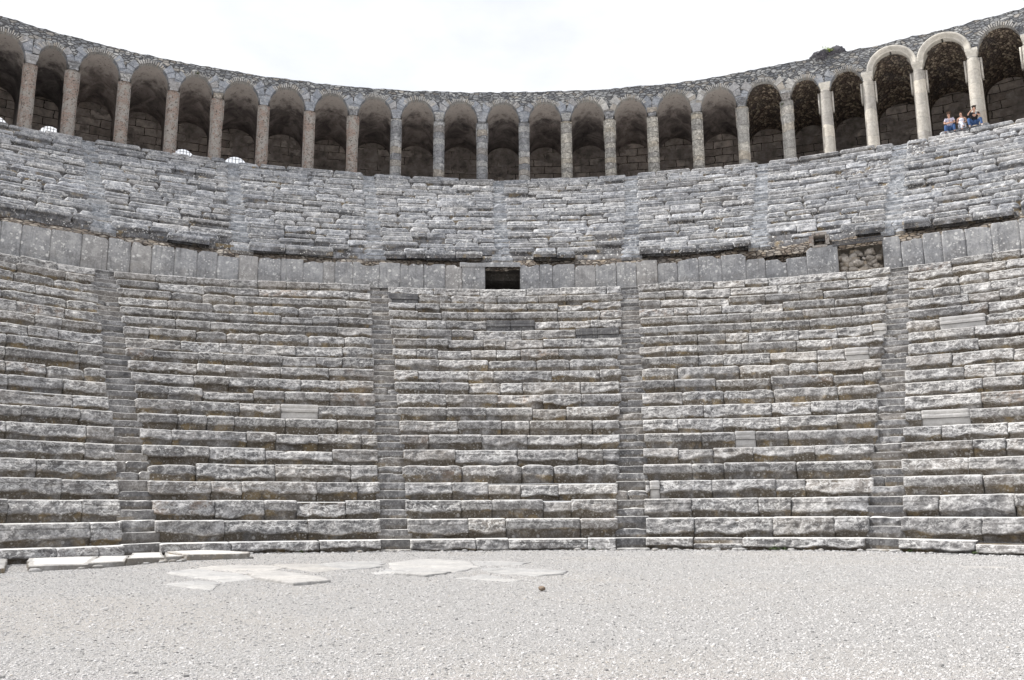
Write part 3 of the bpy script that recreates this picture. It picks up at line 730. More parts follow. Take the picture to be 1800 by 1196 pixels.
# ------------------------------------------------------------------ upper cavea
UPSW = .345
def up_z(k):
    zk = ZUP0 + RISEU*(k+1)
    return lambda a: zk + zo_up(k+1, a)
ub = [-.80] + UPST[0:9] + [.80]
uplab = ['upper seating block furthest left, mostly outside the photo', 'upper seating block at the left edge, above the end of the podium wall', 'upper seating block between the first two upper stairways from the left',
         'upper seating block below the arcade openings left of centre, second stairway to third',
         'upper seating block just left of the centre upper stairway', 'upper seating block just right of the centre upper stairway',
         'upper seating block below the plain stone arches right of centre', 'upper seating block above the barred niche, below the marble arches',
         'upper seating block below the three sitting people, with collapsed rubble patch', 'upper seating block furthest right, mostly outside the photo']
def collapsed(k, a):
    if k in (13, 14, 15, 16, 17, 18) and .452 + (k-14)*.013 < a < .522 + (k-14)*.011: return True
    if k in (17, 18) and .37 < a < .40: return True
    return False
for si in range(10):
    aL, aR = ub[si], ub[si+1]
    am = (aL+aR)/2
    root = thing('seating_section', uplab[si], 'stone seats', (RUP0*math.sin(am), RUP0*math.cos(am), ZUP0), 'upper seating blocks between the stairways')
    for k in range(NU):
        R = RUP0 + TU*k
        a0 = aL + (UPSW/R if si > 0 else 0); a1 = aR - (UPSW/R if si < 9 else 0)
        zb, zt = up_z(k-1), up_z(k); zc = ZUP0+RISEU*(k+1)
        mb = MB(); runu = random.random(); recu = random.uniform(.10, .18)
        lst = splits(a0, a1, R, .8, 2.2 if k < NU-1 else 2.8)
        for i, (b0, b1, _) in enumerate(lst):
            en = (TU+.1 if i == 0 else None, TU+.1 if i == len(lst)-1 else None)
            if random.random() < .5: runu = random.random()
            if i == 0 and si > 0: b0 -= random.uniform(-.03, .08)/R
            if i == len(lst)-1 and si < 9: b1 += random.uniform(-.03, .08)/R
            x = random.random() if k < 2 else runu
            if collapsed(k, (b0+b1)/2):
                c = b0
                while c < b1:
                    ww = random.uniform(.14, .42)/R
                    for lv in range(2):
                        zl = lambda a, lv=lv: zb(a)+(zt(a)-zb(a))*lv*.5
                        zh = lambda a, lv=lv, d=random.gauss(-.02, .05): zb(a)+(zt(a)-zb(a))*(lv+1)*.5+d
                        block(mb, c, c+ww*random.uniform(.9, 1.1), R+lv*.28+random.uniform(-.06, .1), zl, zh, .4, .05, 'rough', rc=.04, wear=.05, nt=4, base=.08)
                    c += ww
                continue
            if k == 0:
                if x < .38 or .36 < (b0+b1)/2 < .445: continue
                out_ = random.uniform(.02, .32); dz = random.uniform(-.04, .09)
                block(mb, b0, b1, R, lambda a: zb(a)+.13, (lambda a: zt(a)+dz), TU, .045, 'nosed' if x < .75 else 'flat', off=out_, end=(.6, .6), rc=.06, wear=.05,
                      gap=random.choice((.01, .02, .12)), base=0, nt=5)
                continue
            if k == 1 and x < .22: continue
            if random.random() < .025: continue
            out_ = random.gauss(0, .032) + (random.random() < .08)*.13; dz = random.gauss(0, .024) - (random.random() < .14)*random.uniform(.05, .14)
            ztt = (lambda a, dz=dz: zt(a)+dz)
            res = .045
            if x < .68: block(mb, b0, b1, R, zb, ztt, TU, res, 'nosed', off=out_+.05, rec=recu, end=en, rc=.07, wear=.07, gap=random.choice((.01, .02, .04)), nt=5, base=-.05 if random.random() < .15 else .03)
            elif x < .84: block(mb, b0, b1, R, zb, ztt, TU, res, 'broken', off=out_, end=en, rc=.05, wear=.05, gap=random.choice((.01, .02)), nt=5, slope=random.uniform(.3, .6), amp=.7)
            elif x < .95: block(mb, b0, b1, R, zb, ztt, TU, res, 'rough', off=out_, end=en, rc=.09, wear=.10, gap=.03, nt=5)
            else: block(mb, b0, b1, R, zb, ztt, TU, res, 'flat', off=out_, end=en, rc=.03, wear=.02, gap=.01, nt=4)
        ring(mb, a0, a1, [(R+.26, zc-RISEU-.03), (R+.26, zc-.10), (R+TU+.3, zc-.09)], .02, .15, random.random(), zo=lambda a: zo_up(k+1, a))
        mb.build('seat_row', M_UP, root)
upstlab = ['upper stairway beyond the left edge of the photo', 'upper stairway nearest the left edge of the photo', 'upper stairway second from the left edge, below the two bright window arches',
           'upper stairway third from the left edge', 'centre upper stairway above the square doorway', 'upper stairway first to the right of the square doorway',
           'upper stairway left of the small dark hole above the niche', 'upper stairway above the barred rubble niche', 'upper stairway beyond the right edge of the photo']
for a, lab in zip(UPST, upstlab):
    stair(lab, a, 'upper stairways', NU, lambda k: (RUP0+TU*k, up_z(k-1), up_z(k), TU), UPSW, M_STEPU)

# ------------------------------------------------------------------ arcade
ARC = thing('arcade', 'long curved stone arcade of round arches crowning the theatre', 'arcade', (0, RU, ZU))
HW = .345
def spring(i):      # spring height over bay i
    m = (PIERS[i]+PIERS[i+1])/2
    return ZSPR + (.30 if m > .45 else 0) - (.10 if -.4 < m < .2 else 0) + (-.22 if m < -.55 else 0)
BAYS = []
marble = [i for i in range(len(PIERS)-1) if PIERS[i] in (.4745, .5316)]
fm = MB()
# floor, roof ring
ring(fm, -.80, .77, [(RU-.3, ZU-.03), (RU+5.4, ZU-.03)], .02, .5, .5); fl = fm.build('gallery_floor', M_BACK, ARC)
rm = MB()
aa = np.linspace(-.80, .77, 1500)
e = fbm(np.stack([aa*RU*2.2, 0*aa, 0*aa], -1), 4)*.045 + np.round(vn(np.stack([aa*RU*2.8, 0*aa+5, 0*aa], -1))*2)*.018
zr = ZRIM + zo_rim(aa) + e
rm.grid(np.stack([pol(aa, RU+.02, zr), pol(aa, RU+.6, zr+.03), pol(aa, RU+5.6, zr-.1), pol(aa, RU+5.6, zr-.7)], 1), .5, .5)
rm.build('roof', M_RIM, ARC)
def rimz(a): return np.interp(a, aa, zr)
wall_m = MB()
win_bays = {}
for i in range(len(PIERS)-1):
    p0, p1 = PIERS[i], PIERS[i+1]
    half = (p1-p0)/2*RU - HW + .02
    cen = (p0+p1)/2
    zs = spring(i)
    rise = half*1.0
    if i in marble: rise = half
    if zs+rise > rimz(cen)-.30: zs = rimz(cen)-.30-rise
    sg = 26; BAYS.append((cen, half, zs, rise))
    th = np.linspace(math.pi, 0, sg)
    xo = np.cos(th)*half; zo_ = np.sin(th)*rise
    ang_o = cen + xo/RU
    # facade over the opening and over half a pier each side
    A = np.concatenate([[p0, p0+.4*(ang_o[0]-p0)], ang_o, [p1-.4*(p1-ang_o[-1]), p1]])
    Zl = np.concatenate([[zs-.45, zs-.45], zs+zo_, [zs-.45, zs-.45]])
    nv = 9
    tt = np.linspace(0, 1, nv)[None, :]
    ZZ = Zl[:, None]*(1-tt) + rimz(A)[:, None]*tt
    AA = A[:, None] + 0*ZZ
    P = np.stack([AA*RU, 0*AA, ZZ], -1)
    rr = RU + .03 + .035*fbm(P*2.4, 3)
    wall_m.grid(np.stack([rr*np.sin(AA), rr*np.cos(AA), ZZ], -1), .5, .5, lc=P)
    # arch ring: voussoirs or carved archivolt
    m = MB()
    if i in marble:
        prof = [(0, .30), (0, -.10), (.05, -.12), (.10, -.12), (.10, -.16), (.19, -.17), (.19, -.21), (.27, -.23), (.33, -.23), (.34, .05)]
        sg2 = 40; t2 = np.linspace(math.pi+.0, 0, sg2)
        G = np.zeros((sg2, len(prof), 3))
        for j, (ro, dp) in enumerate(prof):
            x = np.cos(t2)*(half+ro); z = zs + np.sin(t2)*(rise+ro)
            G[:, j] = pol(cen + x/RU, RU+dp, z)
        m.grid(G, .7, .35)
        G2 = np.stack([pol(cen+np.cos(t2)*half/RU, RU-.10, zs+np.sin(t2)*rise), pol(cen+np.cos(t2)*half/RU, RU+.75, zs+np.sin(t2)*rise)], 1)
        m.grid(G2, .7, .35)
        m.build('arch', M_MARBLE, ARC)
    else:
        nvo = random.randint(15, 20); t_a = random.uniform(.55, .75); ths = np.linspace(t_a, math.pi-random.uniform(.62, .85), nvo+1)
        smooth_arch = i in (19, 14)
        for j in range(nvo):
            t0, t1 = ths[j]+.022, ths[j+1]-.022
            L_ = .36*random.uniform(.5, 1.0) if not smooth_arch else .26
            fr = RU - random.uniform(.01, .075)
            if math.sin((t0+t1)/2) > .75: L_ *= .8
            Vv = []
            for dp in (fr, RU+.45):
                for (t, ro) in ((t0, 0), (t1, 0), (t1, L_), (t0, L_)):
                    x = math.cos(t)*(half+ro-.005); z = zs+math.sin(t)*(rise+ro-.005)
                    Vv.append(pol(np.array(cen+x/RU), dp, z))
            m.add(Vv, [(0, 1, 2, 3), (0, 4, 5, 1), (1, 5, 6, 2), (2, 6, 7, 3), (3, 7, 4, 0)], .8, random.random())
        G2 = np.stack([pol(ang_o, RU+.03, zs+zo_), pol(ang_o, RU+.55, zs+zo_)], 1)
        m.grid(G2, .8, .4)
        m.build('arch', M_VOUS, ARC, smooth=False)
    # vault behind, side walls down to the floor
    nd = 14; dep = np.linspace(.30, 4.9, nd)
    vm = MB(); G = []; FVv = []
    lowc = 1.05 if i not in marble else 1.2
    for d in dep:
        t = (d-.30)/4.6
        zss = zs + .0 - lowc*min(1, t*1.1); hh = half + .20*min(1, t*6) ; rs = rise + (.05 if t > 0 else 0)
        arch_a = cen + np.cos(th)*hh/(RU+d)*(1)
        za = zss + np.sin(th)*rs
        lz = np.linspace(ZU-.1, zss, 7)[:-1]
        A_ = np.concatenate([np.full(6, arch_a[0]), arch_a, np.full(6, arch_a[-1])]); Z_ = np.concatenate([lz, za, lz[::-1]])
        Pn = np.stack([A_*RU, 0*A_+d, Z_], -1)
        G.append(pol(A_, RU+d + 0*A_, Z_ + .05*fbm(Pn*1.5, 3)*(t > 0))); FVv.append(np.full(len(A_), 1-t) - .25*(A_ == A_[0]))
    G = np.stack(G, 1); FVv = np.stack(FVv, 1)
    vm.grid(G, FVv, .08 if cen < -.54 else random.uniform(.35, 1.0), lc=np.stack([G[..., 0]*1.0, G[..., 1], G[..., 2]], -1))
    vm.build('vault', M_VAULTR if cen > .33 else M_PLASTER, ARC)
    # back wall of the bay, with a gated arch where the photo shows sky
    bw = MB(); Rb = RU+4.85
    full = (p1-p0)/2
    WIN = {-.5486: (.60, 2.50, .52), -.3333: (.74, 2.50, .08), -.3875: (.66, 2.53, -.25), -.599: (.6, 2.45, .33)}
    win = None
    for c0, wv in WIN.items():
        if abs(c0-cen) < .012: win = wv
    if win:
        ww, hh, sx = win; wc = cen + sx/RU
        nA = 60; A = np.linspace(cen-full, cen+full, nA)
        xr = (A-wc)*Rb; ins = np.abs(xr) < ww
        zlow = np.where(ins, ZU + hh - ww + np.sqrt(np.maximum(ww*ww - xr*xr, 0)), ZU-.05)
        nv2 = 10; tt2 = np.linspace(0, 1, nv2)[None, :]
        ZZ = zlow[:, None]*(1-tt2) + (zs+2.2)*tt2
    else:
        nA = 16; A = np.linspace(cen-full, cen+full, nA); nv2 = 16
        ZZ = (ZU-.05) + (zs+1.2-ZU)*np.linspace(0, 1, nv2)[None, :] + 0*A[:, None]
    AA = A[:, None]+0*ZZ; P = np.stack([AA*RU, 0*AA, ZZ], -1)
    rr = Rb + (.05*fbm(P*1.2, 3) if not win else 0)
    bw.grid(np.stack([rr*np.sin(AA), rr*np.cos(AA), ZZ], -1), .5, .5, lc=P)
    b = bw.build('back_wall', M_BACK, ARC)
    if win:
        gmh = MB()
        for q in range(-3, 4):
            x = q*ww/3.5; z1 = ZU+hh-ww+math.sqrt(max(ww*ww-x*x, 0))
            bar(gmh, pol(np.array(wc+x/Rb), Rb, ZU), pol(np.array(wc+x/Rb), Rb, z1), .012)
        for q in range(8):
            z1 = ZU + hh*(q+.5)/8; dzz = z1-(ZU+hh-ww); x = ww if dzz < 0 else math.sqrt(max(ww*ww-dzz*dzz, 0))
            bar(gmh, pol(np.array(wc-x/Rb), Rb, z1), pol(np.array(wc+x/Rb), Rb, z1), .010)
        gmh.build('window_bars', M_IRON, ARC, smooth=False)
wall_m.build('facade_wall', M_RIM, ARC)
# piers
for i, a in enumerate(PIERS):
    kind = 'brick' if a < -.13 else ('grey' if a < .13 else ('old' if a < .30 else ('patched' if a < .40 else 'cream')))
    if abs(a+.1350) < .001: kind = 'grey'
    if abs(a-.0919) < .001: kind = 'old'
    mat = {'brick': M_BRICK, 'grey': M_PIER, 'old': M_PIERY, 'patched': M_PIERP, 'cream': M_CREAM}[kind]
    cap_z = ZSPR - .45 + (-.22 if a < -.55 else 0) + (.28 if a > .45 else 0) + (.14 if .40 < a < .45 else 0); r_ = .285 if kind != 'cream' else .30
    hp = HW + (.02 if a > .5 else 0)
    sec = [(-hp, .55), (-hp, .14), (-hp+.03, .10), (-r_-.01, .10)]
    n_ = 12
    for q in range(n_+1):
        t = math.pi - math.pi*q/n_
        bul = .95 if kind == 'cream' else .55
        sec.append((r_*math.cos(t), .08 - r_*bul*math.sin(t)))
    sec += [(r_+.01, .10), (hp-.03, .10), (hp, .14), (hp, .55)]
    sec = np.array(sec); nz_ = 62; zz = np.linspace(ZU-.1, cap_z, nz_)
    X_ = sec[:, 0][:, None] + 0*zz; D_ = sec[:, 1][:, None] + 0*zz; ZZ = zz[None, :] + 0*X_
    tpr = 1 - .10*(ZZ-ZU)/4.4 if kind == 'cream' else 1.0
    X_ = X_*tpr
    P = np.stack([X_+a*90, D_, ZZ], -1)
    am_ = {'brick': .04, 'grey': .03, 'old': .05, 'patched': .018, 'cream': .008}[kind]
    fr = (D_ < .3)
    D_ = D_ + am_*fbm(P*np.array([4, 4, 6]), 4)*fr
    if kind != 'cream':                             # drums and broken patches
        D_ = D_ + .05*np.clip(fbm(P*1.6+9, 2)*2-.9, 0, 1)*fr
        X_ = X_*(1 + .03*fbm(np.stack([0*ZZ+a*50, 0*ZZ, ZZ*1.6], -1), 2))
    mb = MB(); G = pol(a + X_/RU, RU + D_, 0)[..., :]
    G[..., 2] = ZZ
    mb.grid(G, .6, (i*.377) % 1, lc=np.stack([a*RU+X_*1.1, D_, ZZ], -1))
    # brackets at the top of the pilaster behind the shaft
    if kind in ('cream', 'patched') or i % 3 == 1:
        for sx in (-1, 1):
            x0, x1 = sorted((sx*(hp-.01), sx*(hp+(.09 if kind == 'cream' else .04))))
            Vv = [pol(np.array(a+x/RU), RU+d, z) for x in (x0, x1) for d in (.12, .5) for z in (cap_z-1.25, cap_z-.02)]
            mb.add(Vv, [(0, 1, 3, 2), (4, 6, 7, 5), (0, 4, 5, 1), (2, 3, 7, 6), (0, 2, 6, 4), (1, 5, 7, 3)], .7, .3)
    pier = mb.build('pier', mat, ARC, smooth=True)
    if True: mb = MB()
    # cap block: narrower neck then a moulded impost
    zt_ = cap_z + .45
    prof = [(.235, cap_z-.02), (.225, cap_z+.14), (.25, cap_z+.18), (.29, cap_z+.24), (.29, cap_z+.33), (.32, cap_z+.36), (.32, zt_+.06)]
    rows_ = []
    for hw_, z in prof:
        jx = random.gauss(0, .012)
        c_ = [(-hw_+jx, .5), (-hw_+jx, -.12-(hw_-.22)*.9), (hw_+jx, -.12-(hw_-.22)*.9), (hw_+jx, .5)]
        rows_.append([pol(np.array(a+x/RU), RU+d, z) for x, d in c_])
    mb.grid(np.array(rows_).transpose(1, 0, 2), .7, random.random())
    capm = M_MARBLE if kind == 'cream' else (M_SPRING if random.random() < .65 else M_PIER)
    cpo = mb.build('capital', capm, None, smooth=False); cpo.parent = pier
    # big radial stones over the cap, in the haunches of both arches
    if a < .44 and -.741 < a:
        mb = MB()
        for bi, sd in ((i-1, -1), (i, 1)):
            cen, half, zs, rise = BAYS[bi]
            pitch = abs(cen-a)*RU
            ts = [-.02, random.uniform(.22, .36), random.uniform(.50, .66), random.uniform(.80, .95)]
            for q in range(3):
                t0, t1 = ts[q]+.01, ts[q+1]-.012
                Lm = random.uniform(.34, .62)
                fr = RU - random.uniform(.01, .05); Vv = []
                for dp in (fr, RU+.4):
                    for (t, inner) in ((t0, 1), (t1, 1), (t1, 0), (t0, 0)):
                        rad = half-.005 if inner else min(half+Lm*random.uniform(.88, 1.1), (pitch-.008)/max(.3, math.cos(t)))
                        Vv.append(pol(np.array(cen - sd*math.cos(t)*rad/RU), dp, zs+math.sin(t)*rad*(rise/half)))
                fc = [(0, 1, 2, 3), (0, 4, 5, 1), (1, 5, 6, 2), (2, 6, 7, 3), (3, 7, 4, 0)]
                if sd > 0: fc = [f[::-1] for f in fc]
                mb.add(Vv, fc, .8, random.random())
        so_ = mb.build('springer', M_SPRING if a < .12 or random.random() < .4 else M_VOUS, None, smooth=False); so_.parent = pier

# stones and shrub on the rim
def single(name, mat, label, cat, fn, loc, group=None, smooth=True):
    m = MB(); fn(m); V = [v - np.array(loc) for v in m.V]; m.lc = [l for l in m.lc]; m.V = V
    o = m.build(name, mat, smooth=smooth); o.location = loc; tag(o, label, cat, group, 'thing'); return o
M_DARKROCK = stone('dark_lichened_rock', (.025, .025, .032), (.06, .058, .07), (.15, .15, .16), pat_shade=0, white=.2, black=.5, warm=.0, bump=.9)
def pl(a, R, z): return (R*math.sin(a), R*math.cos(a), z)
zr1 = float(rimz(.4206)); zr2 = float(rimz(.441))
c1 = pl(.419, RU+.35, zr1+.04); c2 = pl(.4395, RU+.45, zr2+.1)
single('boulder', M_DARKROCK, 'low dark boulder on the arcade rim, left of the small green shrub', 'rock', lambda m: boulder(m, c1, .50, sq=(1.45, 1, .72), n=18, rnd=.37, amp=.45, sqr=1.0), c1)
single('boulder', M_DARKROCK, 'taller dark boulder on the arcade rim, right of the small green shrub', 'rock', lambda m: (boulder(m, c2, .46, sq=(1.35, 1, .95), n=18, rnd=.62, amp=.5, sqr=1.0)), c2)
def leafy(m, c, r, n, ls):
    for q in range(n):
        d = Vector((random.gauss(0, 1), random.gauss(0, 1), abs(random.gauss(0, .9)))).normalized()*r*random.uniform(.3, 1)*random.choice((.8, 1, 1.1))
        p = Vector(c)+d; u = Vector((random.gauss(0, 1), random.gauss(0, 1), random.gauss(0, 1))).normalized(); v = u.orthogonal().normalized()
        l = ls*random.uniform(.6, 1.3)
        m.add([tuple(p-u*l), tuple(p-v*l*.45), tuple(p+u*l), tuple(p+v*l*.45)], [(0, 1, 2, 3)], .5, random.random())
def leafmat(name, a, b):
    n = N(name, .6, .3); return n.done(n.ramp(n.attr('rnd'), [(0, a), (1, b)]))
M_LEAF = leafmat('yellow_green_leaf', (.12, .19, .02), (.34, .42, .07)); M_LEAFD = leafmat('dull_green_leaf', (.03, .05, .015), (.08, .11, .035))
cb = pl(.430, RU+.12, float(rimz(.43))+.0)
shr = thing('shrub', 'small yellow-green shrub growing between two dark boulders on the arcade rim', 'shrub', cb)
m = MB(); leafy(m, (cb[0], cb[1], cb[2]+.16), .46, 560, .06); m.build('foliage', M_LEAF, shr)
m = MB()
for q in range(6): bar(m, cb, (cb[0]+random.uniform(-.25, .25), cb[1]+random.uniform(-.1, .1), cb[2]+random.uniform(.2, .4)), .008)
m.build('stem', M_IRON, shr)
for a_, z_, lb in ((-.388, ZRIM-.9, 'small green weed growing from the rubble above the left arches'), (.372, 25.2, 'green weed hanging at the pier of the plain arches on the right')):
    c = pl(a_, RU-.02, z_); m = MB(); 
    single('weed_tuft', M_LEAFD, lb, 'plant', lambda m: leafy(m, c, .16, 90, .035), c)

# ------------------------------------------------------------------ kerb slabs, paving slabs, loose stones
def flatstone(poly, z0f, hgt, mat, name, label, cat, group=None, n=26, jag=.03, tilt=0.):
    P = np.array(poly, float); c = P.mean(0)
    seg = []
    per = np.linalg.norm(np.roll(P, -1, 0)-P, axis=1)
    for k in range(len(P)):
        mseg = max(3, int(per[k]/.06)); q = np.linspace(0, 1, mseg, endpoint=False)[:, None]
        seg.append(P[k]*(1-q)+P[(k+1) % len(P)]*q)
    B = np.concatenate(seg); nb = len(B)
    B = B + (fbm(np.stack([B[:, 0]*2.6, B[:, 1]*2.6, 0*B[:, 0]], -1), 4, .65)*jag*2)[:, None]*((B-c)/np.linalg.norm(B-c, axis=1)[:, None])
    zt_ = z0f(c[0], c[1]) + hgt
    rings = []
    prof = [(1.0, -hgt-.05), (1.0, -.018), (.985, -.004), (.965, 0), (.8, 0), (.6, 0), (.4, 0), (.2, 0), (.0, 0)]
    for s_, dz in prof:
        XY = c + (B-c)*s_
        nzv = fbm(np.stack([XY[:, 0]*1.6, XY[:, 1]*1.6, 0*XY[:, 0]+hgt*9], -1), 3)
        Zv = zt_ + dz + nzv*.012*(dz > -.1) + tilt*(XY[:, 0]-c[0])
        rings.append(np.stack([XY[:, 0], XY[:, 1], Zv], -1))
    G = np.stack(rings, 1); G = np.concatenate([G, G[:1]])
    FV = np.array([0, .35, .7, .9, 1, 1, 1, 1, 1])[None, :] + 0*G[..., 0]
    loc = (float(c[0]), float(c[1]), float(zt_-hgt))
    def fn(m): m.grid(G, FV, random.random())
    return single(name, mat, label, cat, fn, loc, group)
zg = lambda x, y: float(zground(np.array(x), np.array(y)))
kerb = [([(-11.8, 10.2), (-8.95, 8.9), (-9.0, 10.25), (-10.9, 14.0), (-13.2, 12.4)], 'long kerb slab at the left edge of the picture, below the seats'),
        ([(-8.85, 10.75), (-8.05, 11.35), (-9.5, 15.3), (-10.6, 14.3)], 'kerb slab second from the left edge, beside a gap of small stones'),
        ([(-8.25, 11.75), (-7.75, 12.3), (-8.9, 15.5), (-9.5, 15.4)], 'narrow kerb slab third from the left edge'),
        ([(-7.72, 12.34), (-7.28, 13.15), (-8.3, 15.9), (-8.85, 15.55)], 'kerb slab in front of the left lower stairway, left half'),
        ([(-7.25, 13.2), (-6.78, 13.9), (-7.7, 16.1), (-8.25, 15.95)], 'kerb slab in front of the left lower stairway, right half'),
        ([(-6.85, 13.25), (-5.75, 13.9), (-6.0, 14.9), (-7.5, 16.2), (-7.95, 15.2)], 'thick kerb slab at the right end of the kerb, standing highest')]
for q, (poly, lb) in enumerate(kerb):
    flatstone(poly, lambda x, y: -.07 if q < 3 else -.02, .10 if q < 5 else .14, M_KERB, 'kerb_slab', lb, 'stone slab', 'kerb slabs along the foot of the left seats', jag=.03)
slabs = [([(-5.61, 9.98), (-5.5, 10.51), (-5.1, 11.3), (-4.35, 10.6), (-4.02, 8.5), (-4.33, 8.3)], 'pale paving slab at the back left of the slab group'),
         ([(-5.59, 8.52), (-5.64, 9.75), (-4.42, 8.25), (-3.9, 7.22), (-3.93, 6.7), (-4.12, 6.4), (-4.51, 6.99)], 'large pale paving slab at the left with a broken open corner'),
         ([(-4.24, 8.1), (-3.92, 8.45), (-3.29, 7.54), (-2.73, 6.27), (-3.07, 5.73), (-3.79, 6.9)], 'raised pale paving slab with dark front edge, left of centre'),
         ([(-4.78, 6.02), (-4.58, 6.8), (-4.05, 6.07), (-3.9, 5.1), (-4.33, 5.44)], 'low grey paving slab nearest the camera at the left'),
         ([(-4.5, 10.9), (-3.98, 11.42), (-3.06, 9.34), (-3.31, 8.56), (-3.92, 9.6)], 'pale paving slab behind the raised left slab'),
         ([(-3.82, 11.17), (-3.33, 12.09), (-2.71, 12.2), (-2.47, 10.06), (-2.94, 9.27)], 'pale paving slab at the back, middle of the slab group'),
         ([(-1.99, 7.84), (-1.49, 8.60), (-1.15, 8.01), (-1.49, 7.29)], 'small thin paving slab with dark front edge near the centre'),
         ([(-2.42, 11.4), (-1.88, 12.9), (-1.0, 11.9), (-.82, 9.65), (-1.2, 8.1), (-1.84, 8.7), (-2.2, 9.3)], 'large flat paving slab in the middle back of the group'),
         ([(-.93, 12.1), (-.45, 12.05), (.14, 11.27), (-.21, 9.51), (-.62, 8.7), (-.76, 9.6)], 'pale paving slab right of the large middle slab'),
         ([(-2.55, 8.9), (-2.3, 9.9), (-1.95, 8.75), (-1.72, 8.3), (-2.2, 7.9)], 'narrow half-buried paving slab between the left and middle slabs'),
         ([(-.56, 8.09), (-.22, 9.10), (.59, 8.24), (.48, 7.52), (.06, 7.18)], 'pale paving slab at the right end of the group with dark front edge'),
         ([(-1.04, 6.93), (-.68, 7.8), (-.37, 7.1), (-.17, 6.35), (-.33, 5.93)], 'low half-buried paving slab nearest the brown stone'),
         ([(7.1, 8.7), (7.3, 9.2), (7.9, 8.9), (7.7, 8.4)], 'small pale flat stone alone in the gravel at the right edge')]
hs = [.022, .024, .050, .012, .024, .022, .030, .018, .016, .013, .032, .012, .014]
for (poly, lb), h_ in zip(slabs, hs):
    pc_ = np.mean(np.array(poly), 0); poly = [tuple(pc_ + (np.array(q)-pc_)*(1.07 if 'alone' not in lb else 1.0)) for q in poly]
    flatstone(poly, lambda x, y: zg(x, y)-.005, h_, M_GSLAB, 'paving_slab', lb, 'paving slab', 'pale paving slabs set in the gravel' if 'alone' not in lb else None, jag=.075, tilt=random.uniform(-.006, .006))
M_BROWN = stone('brown_stone', (.10, .07, .05), (.20, .15, .11), (.34, .28, .22), pat_shade=0, white=.1, black=.2, warm=0, bump=.5)
c = (0.01, 4.6, .02)
single('stone', M_BROWN, 'single brown fist-sized stone lying on the pale gravel near the centre', 'stone', lambda m: boulder(m, c, .038, sq=(1.4, .9, .65), n=10), c)
for q in range(46):
    x = random.random(); a_ = random.uniform(-.45, .62); rr = R0 - random.uniform(.03, .22)
    if q < 14: 
        kx = random.choice([(-8.6, 10.45), (-8.15, 11.6), (-6.9, 13.2), (-7.2, 12.9), (-5.8, 14.3)]); x_, y_ = kx[0]+random.gauss(0, .12), kx[1]+random.gauss(0, .15)-.1
    else: x_, y_ = rr*math.sin(a_), rr*math.cos(a_)
    s_ = random.uniform(.035, .085); c = (x_, y_, zg(x_, y_)+s_*.3)
    single('loose_stone', M_KERB if random.random() < .3 else M_GSLAB, 'small loose pale stone lying at the foot of the seats', 'stone', lambda m: boulder(m, c, s_, sq=(1.4, 1, .6), n=6), c, 'small loose stones at the foot of the seats')
def strip(n, seed):
    rg = np.random.default_rng(seed); a = rg.uniform(-.8, .8, n); r = R0 - .01 - .5*rg.random(n)**2
    x, y = r*np.sin(a), r*np.cos(a); s_ = .015+.05*rg.random(n)**4; m = MB()
    base = np.array([(-1, -.8, -.7), (1, -1, -.6), (1.1, .9, -.7), (-.9, 1, -.6), (-.7, -.6, .6), (.6, -.7, .8), (.75, .6, .6), (-.6, .7, .75)])
    V = base[None]*(.7+.6*rg.random((n, 8, 3)))*(s_/2)[:, None, None]*np.array([1.3, 1, .7])
    V = V + np.stack([x, y, zground(x, y)+s_*.2], -1)[:, None]
    F = (np.array([(4, 5, 6, 7), (0, 1, 5, 4), (1, 2, 6, 5), (2, 3, 7, 6), (3, 0, 4, 7)])[None]+(np.arange(n)*8)[:, None, None]).reshape(-1, 4)
    m.add(V.reshape(-1, 3), F); m.rnd = [np.repeat(rg.random(n), 8)]
    tag(m.build('rubble', M_PEB, smooth=False), 'stone chips drifted along the foot of the lowest seats', None, None, 'stuff')
strip(5000, 9)
for q, a_ in enumerate((.372, .385, .545, .622, -.30, .118)):
    c = (R0*math.sin(a_)*.998, R0*math.cos(a_)*.998, .02 + float(zo_low(0, a_))); sc_ = (.13, .08, .06, .09, .05, .045)[q]
    single('weed_tuft', M_LEAFD, 'low green weed tuft at the foot of the lowest seat course', 'plant', lambda m: leafy(m, c, sc_, 110, .022), c, 'green weeds at the foot of the seats')

# ------------------------------------------------------------------ people
M_SKIN = plain('skin', (.50, .30, .22), .6, .08, 20); M_JEANS = plain('blue_denim', (.055, .11, .25), .85, .3, 25)
M_LIGHTSHIRT = plain('pale_blue_patterned_cloth', (.52, .50, .60), .85, .45, 30); M_BLACK = plain('black_cloth', (.022, .022, .025), .85, .2)
M_WHITE = plain('white_cloth', (.66, .67, .74), .85, .08); M_HAIR = plain('dark_hair', (.03, .022, .018), .6, .3); M_HAIRB = plain('brown_hair', (.10, .06, .04), .6, .3)
M_SHOE = plain('dark_shoe', (.05, .05, .06), .6, .2); M_LENS = plain('dark_lens', (.02, .015, .02), .2, .1)
M_WSHOE = plain('pale_shoe', (.5, .5, .5), .7, .1); M_PHONE = plain('grey_plastic', (.35, .36, .37), .4, .1)
def skin(name, joints, edges, mat, parent, M4, sub=2):
    me = bpy.data.meshes.new(name); names = list(joints)
    me.from_pydata([tuple(M4 @ Vector(joints[n][0])) for n in names], [(names.index(a), names.index(b)) for a, b in edges], []); me.update()
    me.materials.append(mat)
    o = bpy.data.objects.new(name, me); C.objects.link(o)
    md = o.modifiers.new('skin', 'SKIN'); md.use_smooth_shade = True
    lay = me.skin_vertices[0].data
    for i, n in enumerate(names):
        r = joints[n][1]; lay[i].radius = (r, r) if not isinstance(r, tuple) else r; lay[i].use_root = (i == 0)
    ss = o.modifiers.new('sub', 'SUBSURF'); ss.levels = sub; ss.render_levels = sub
    if parent: attach(o, parent)
    return o
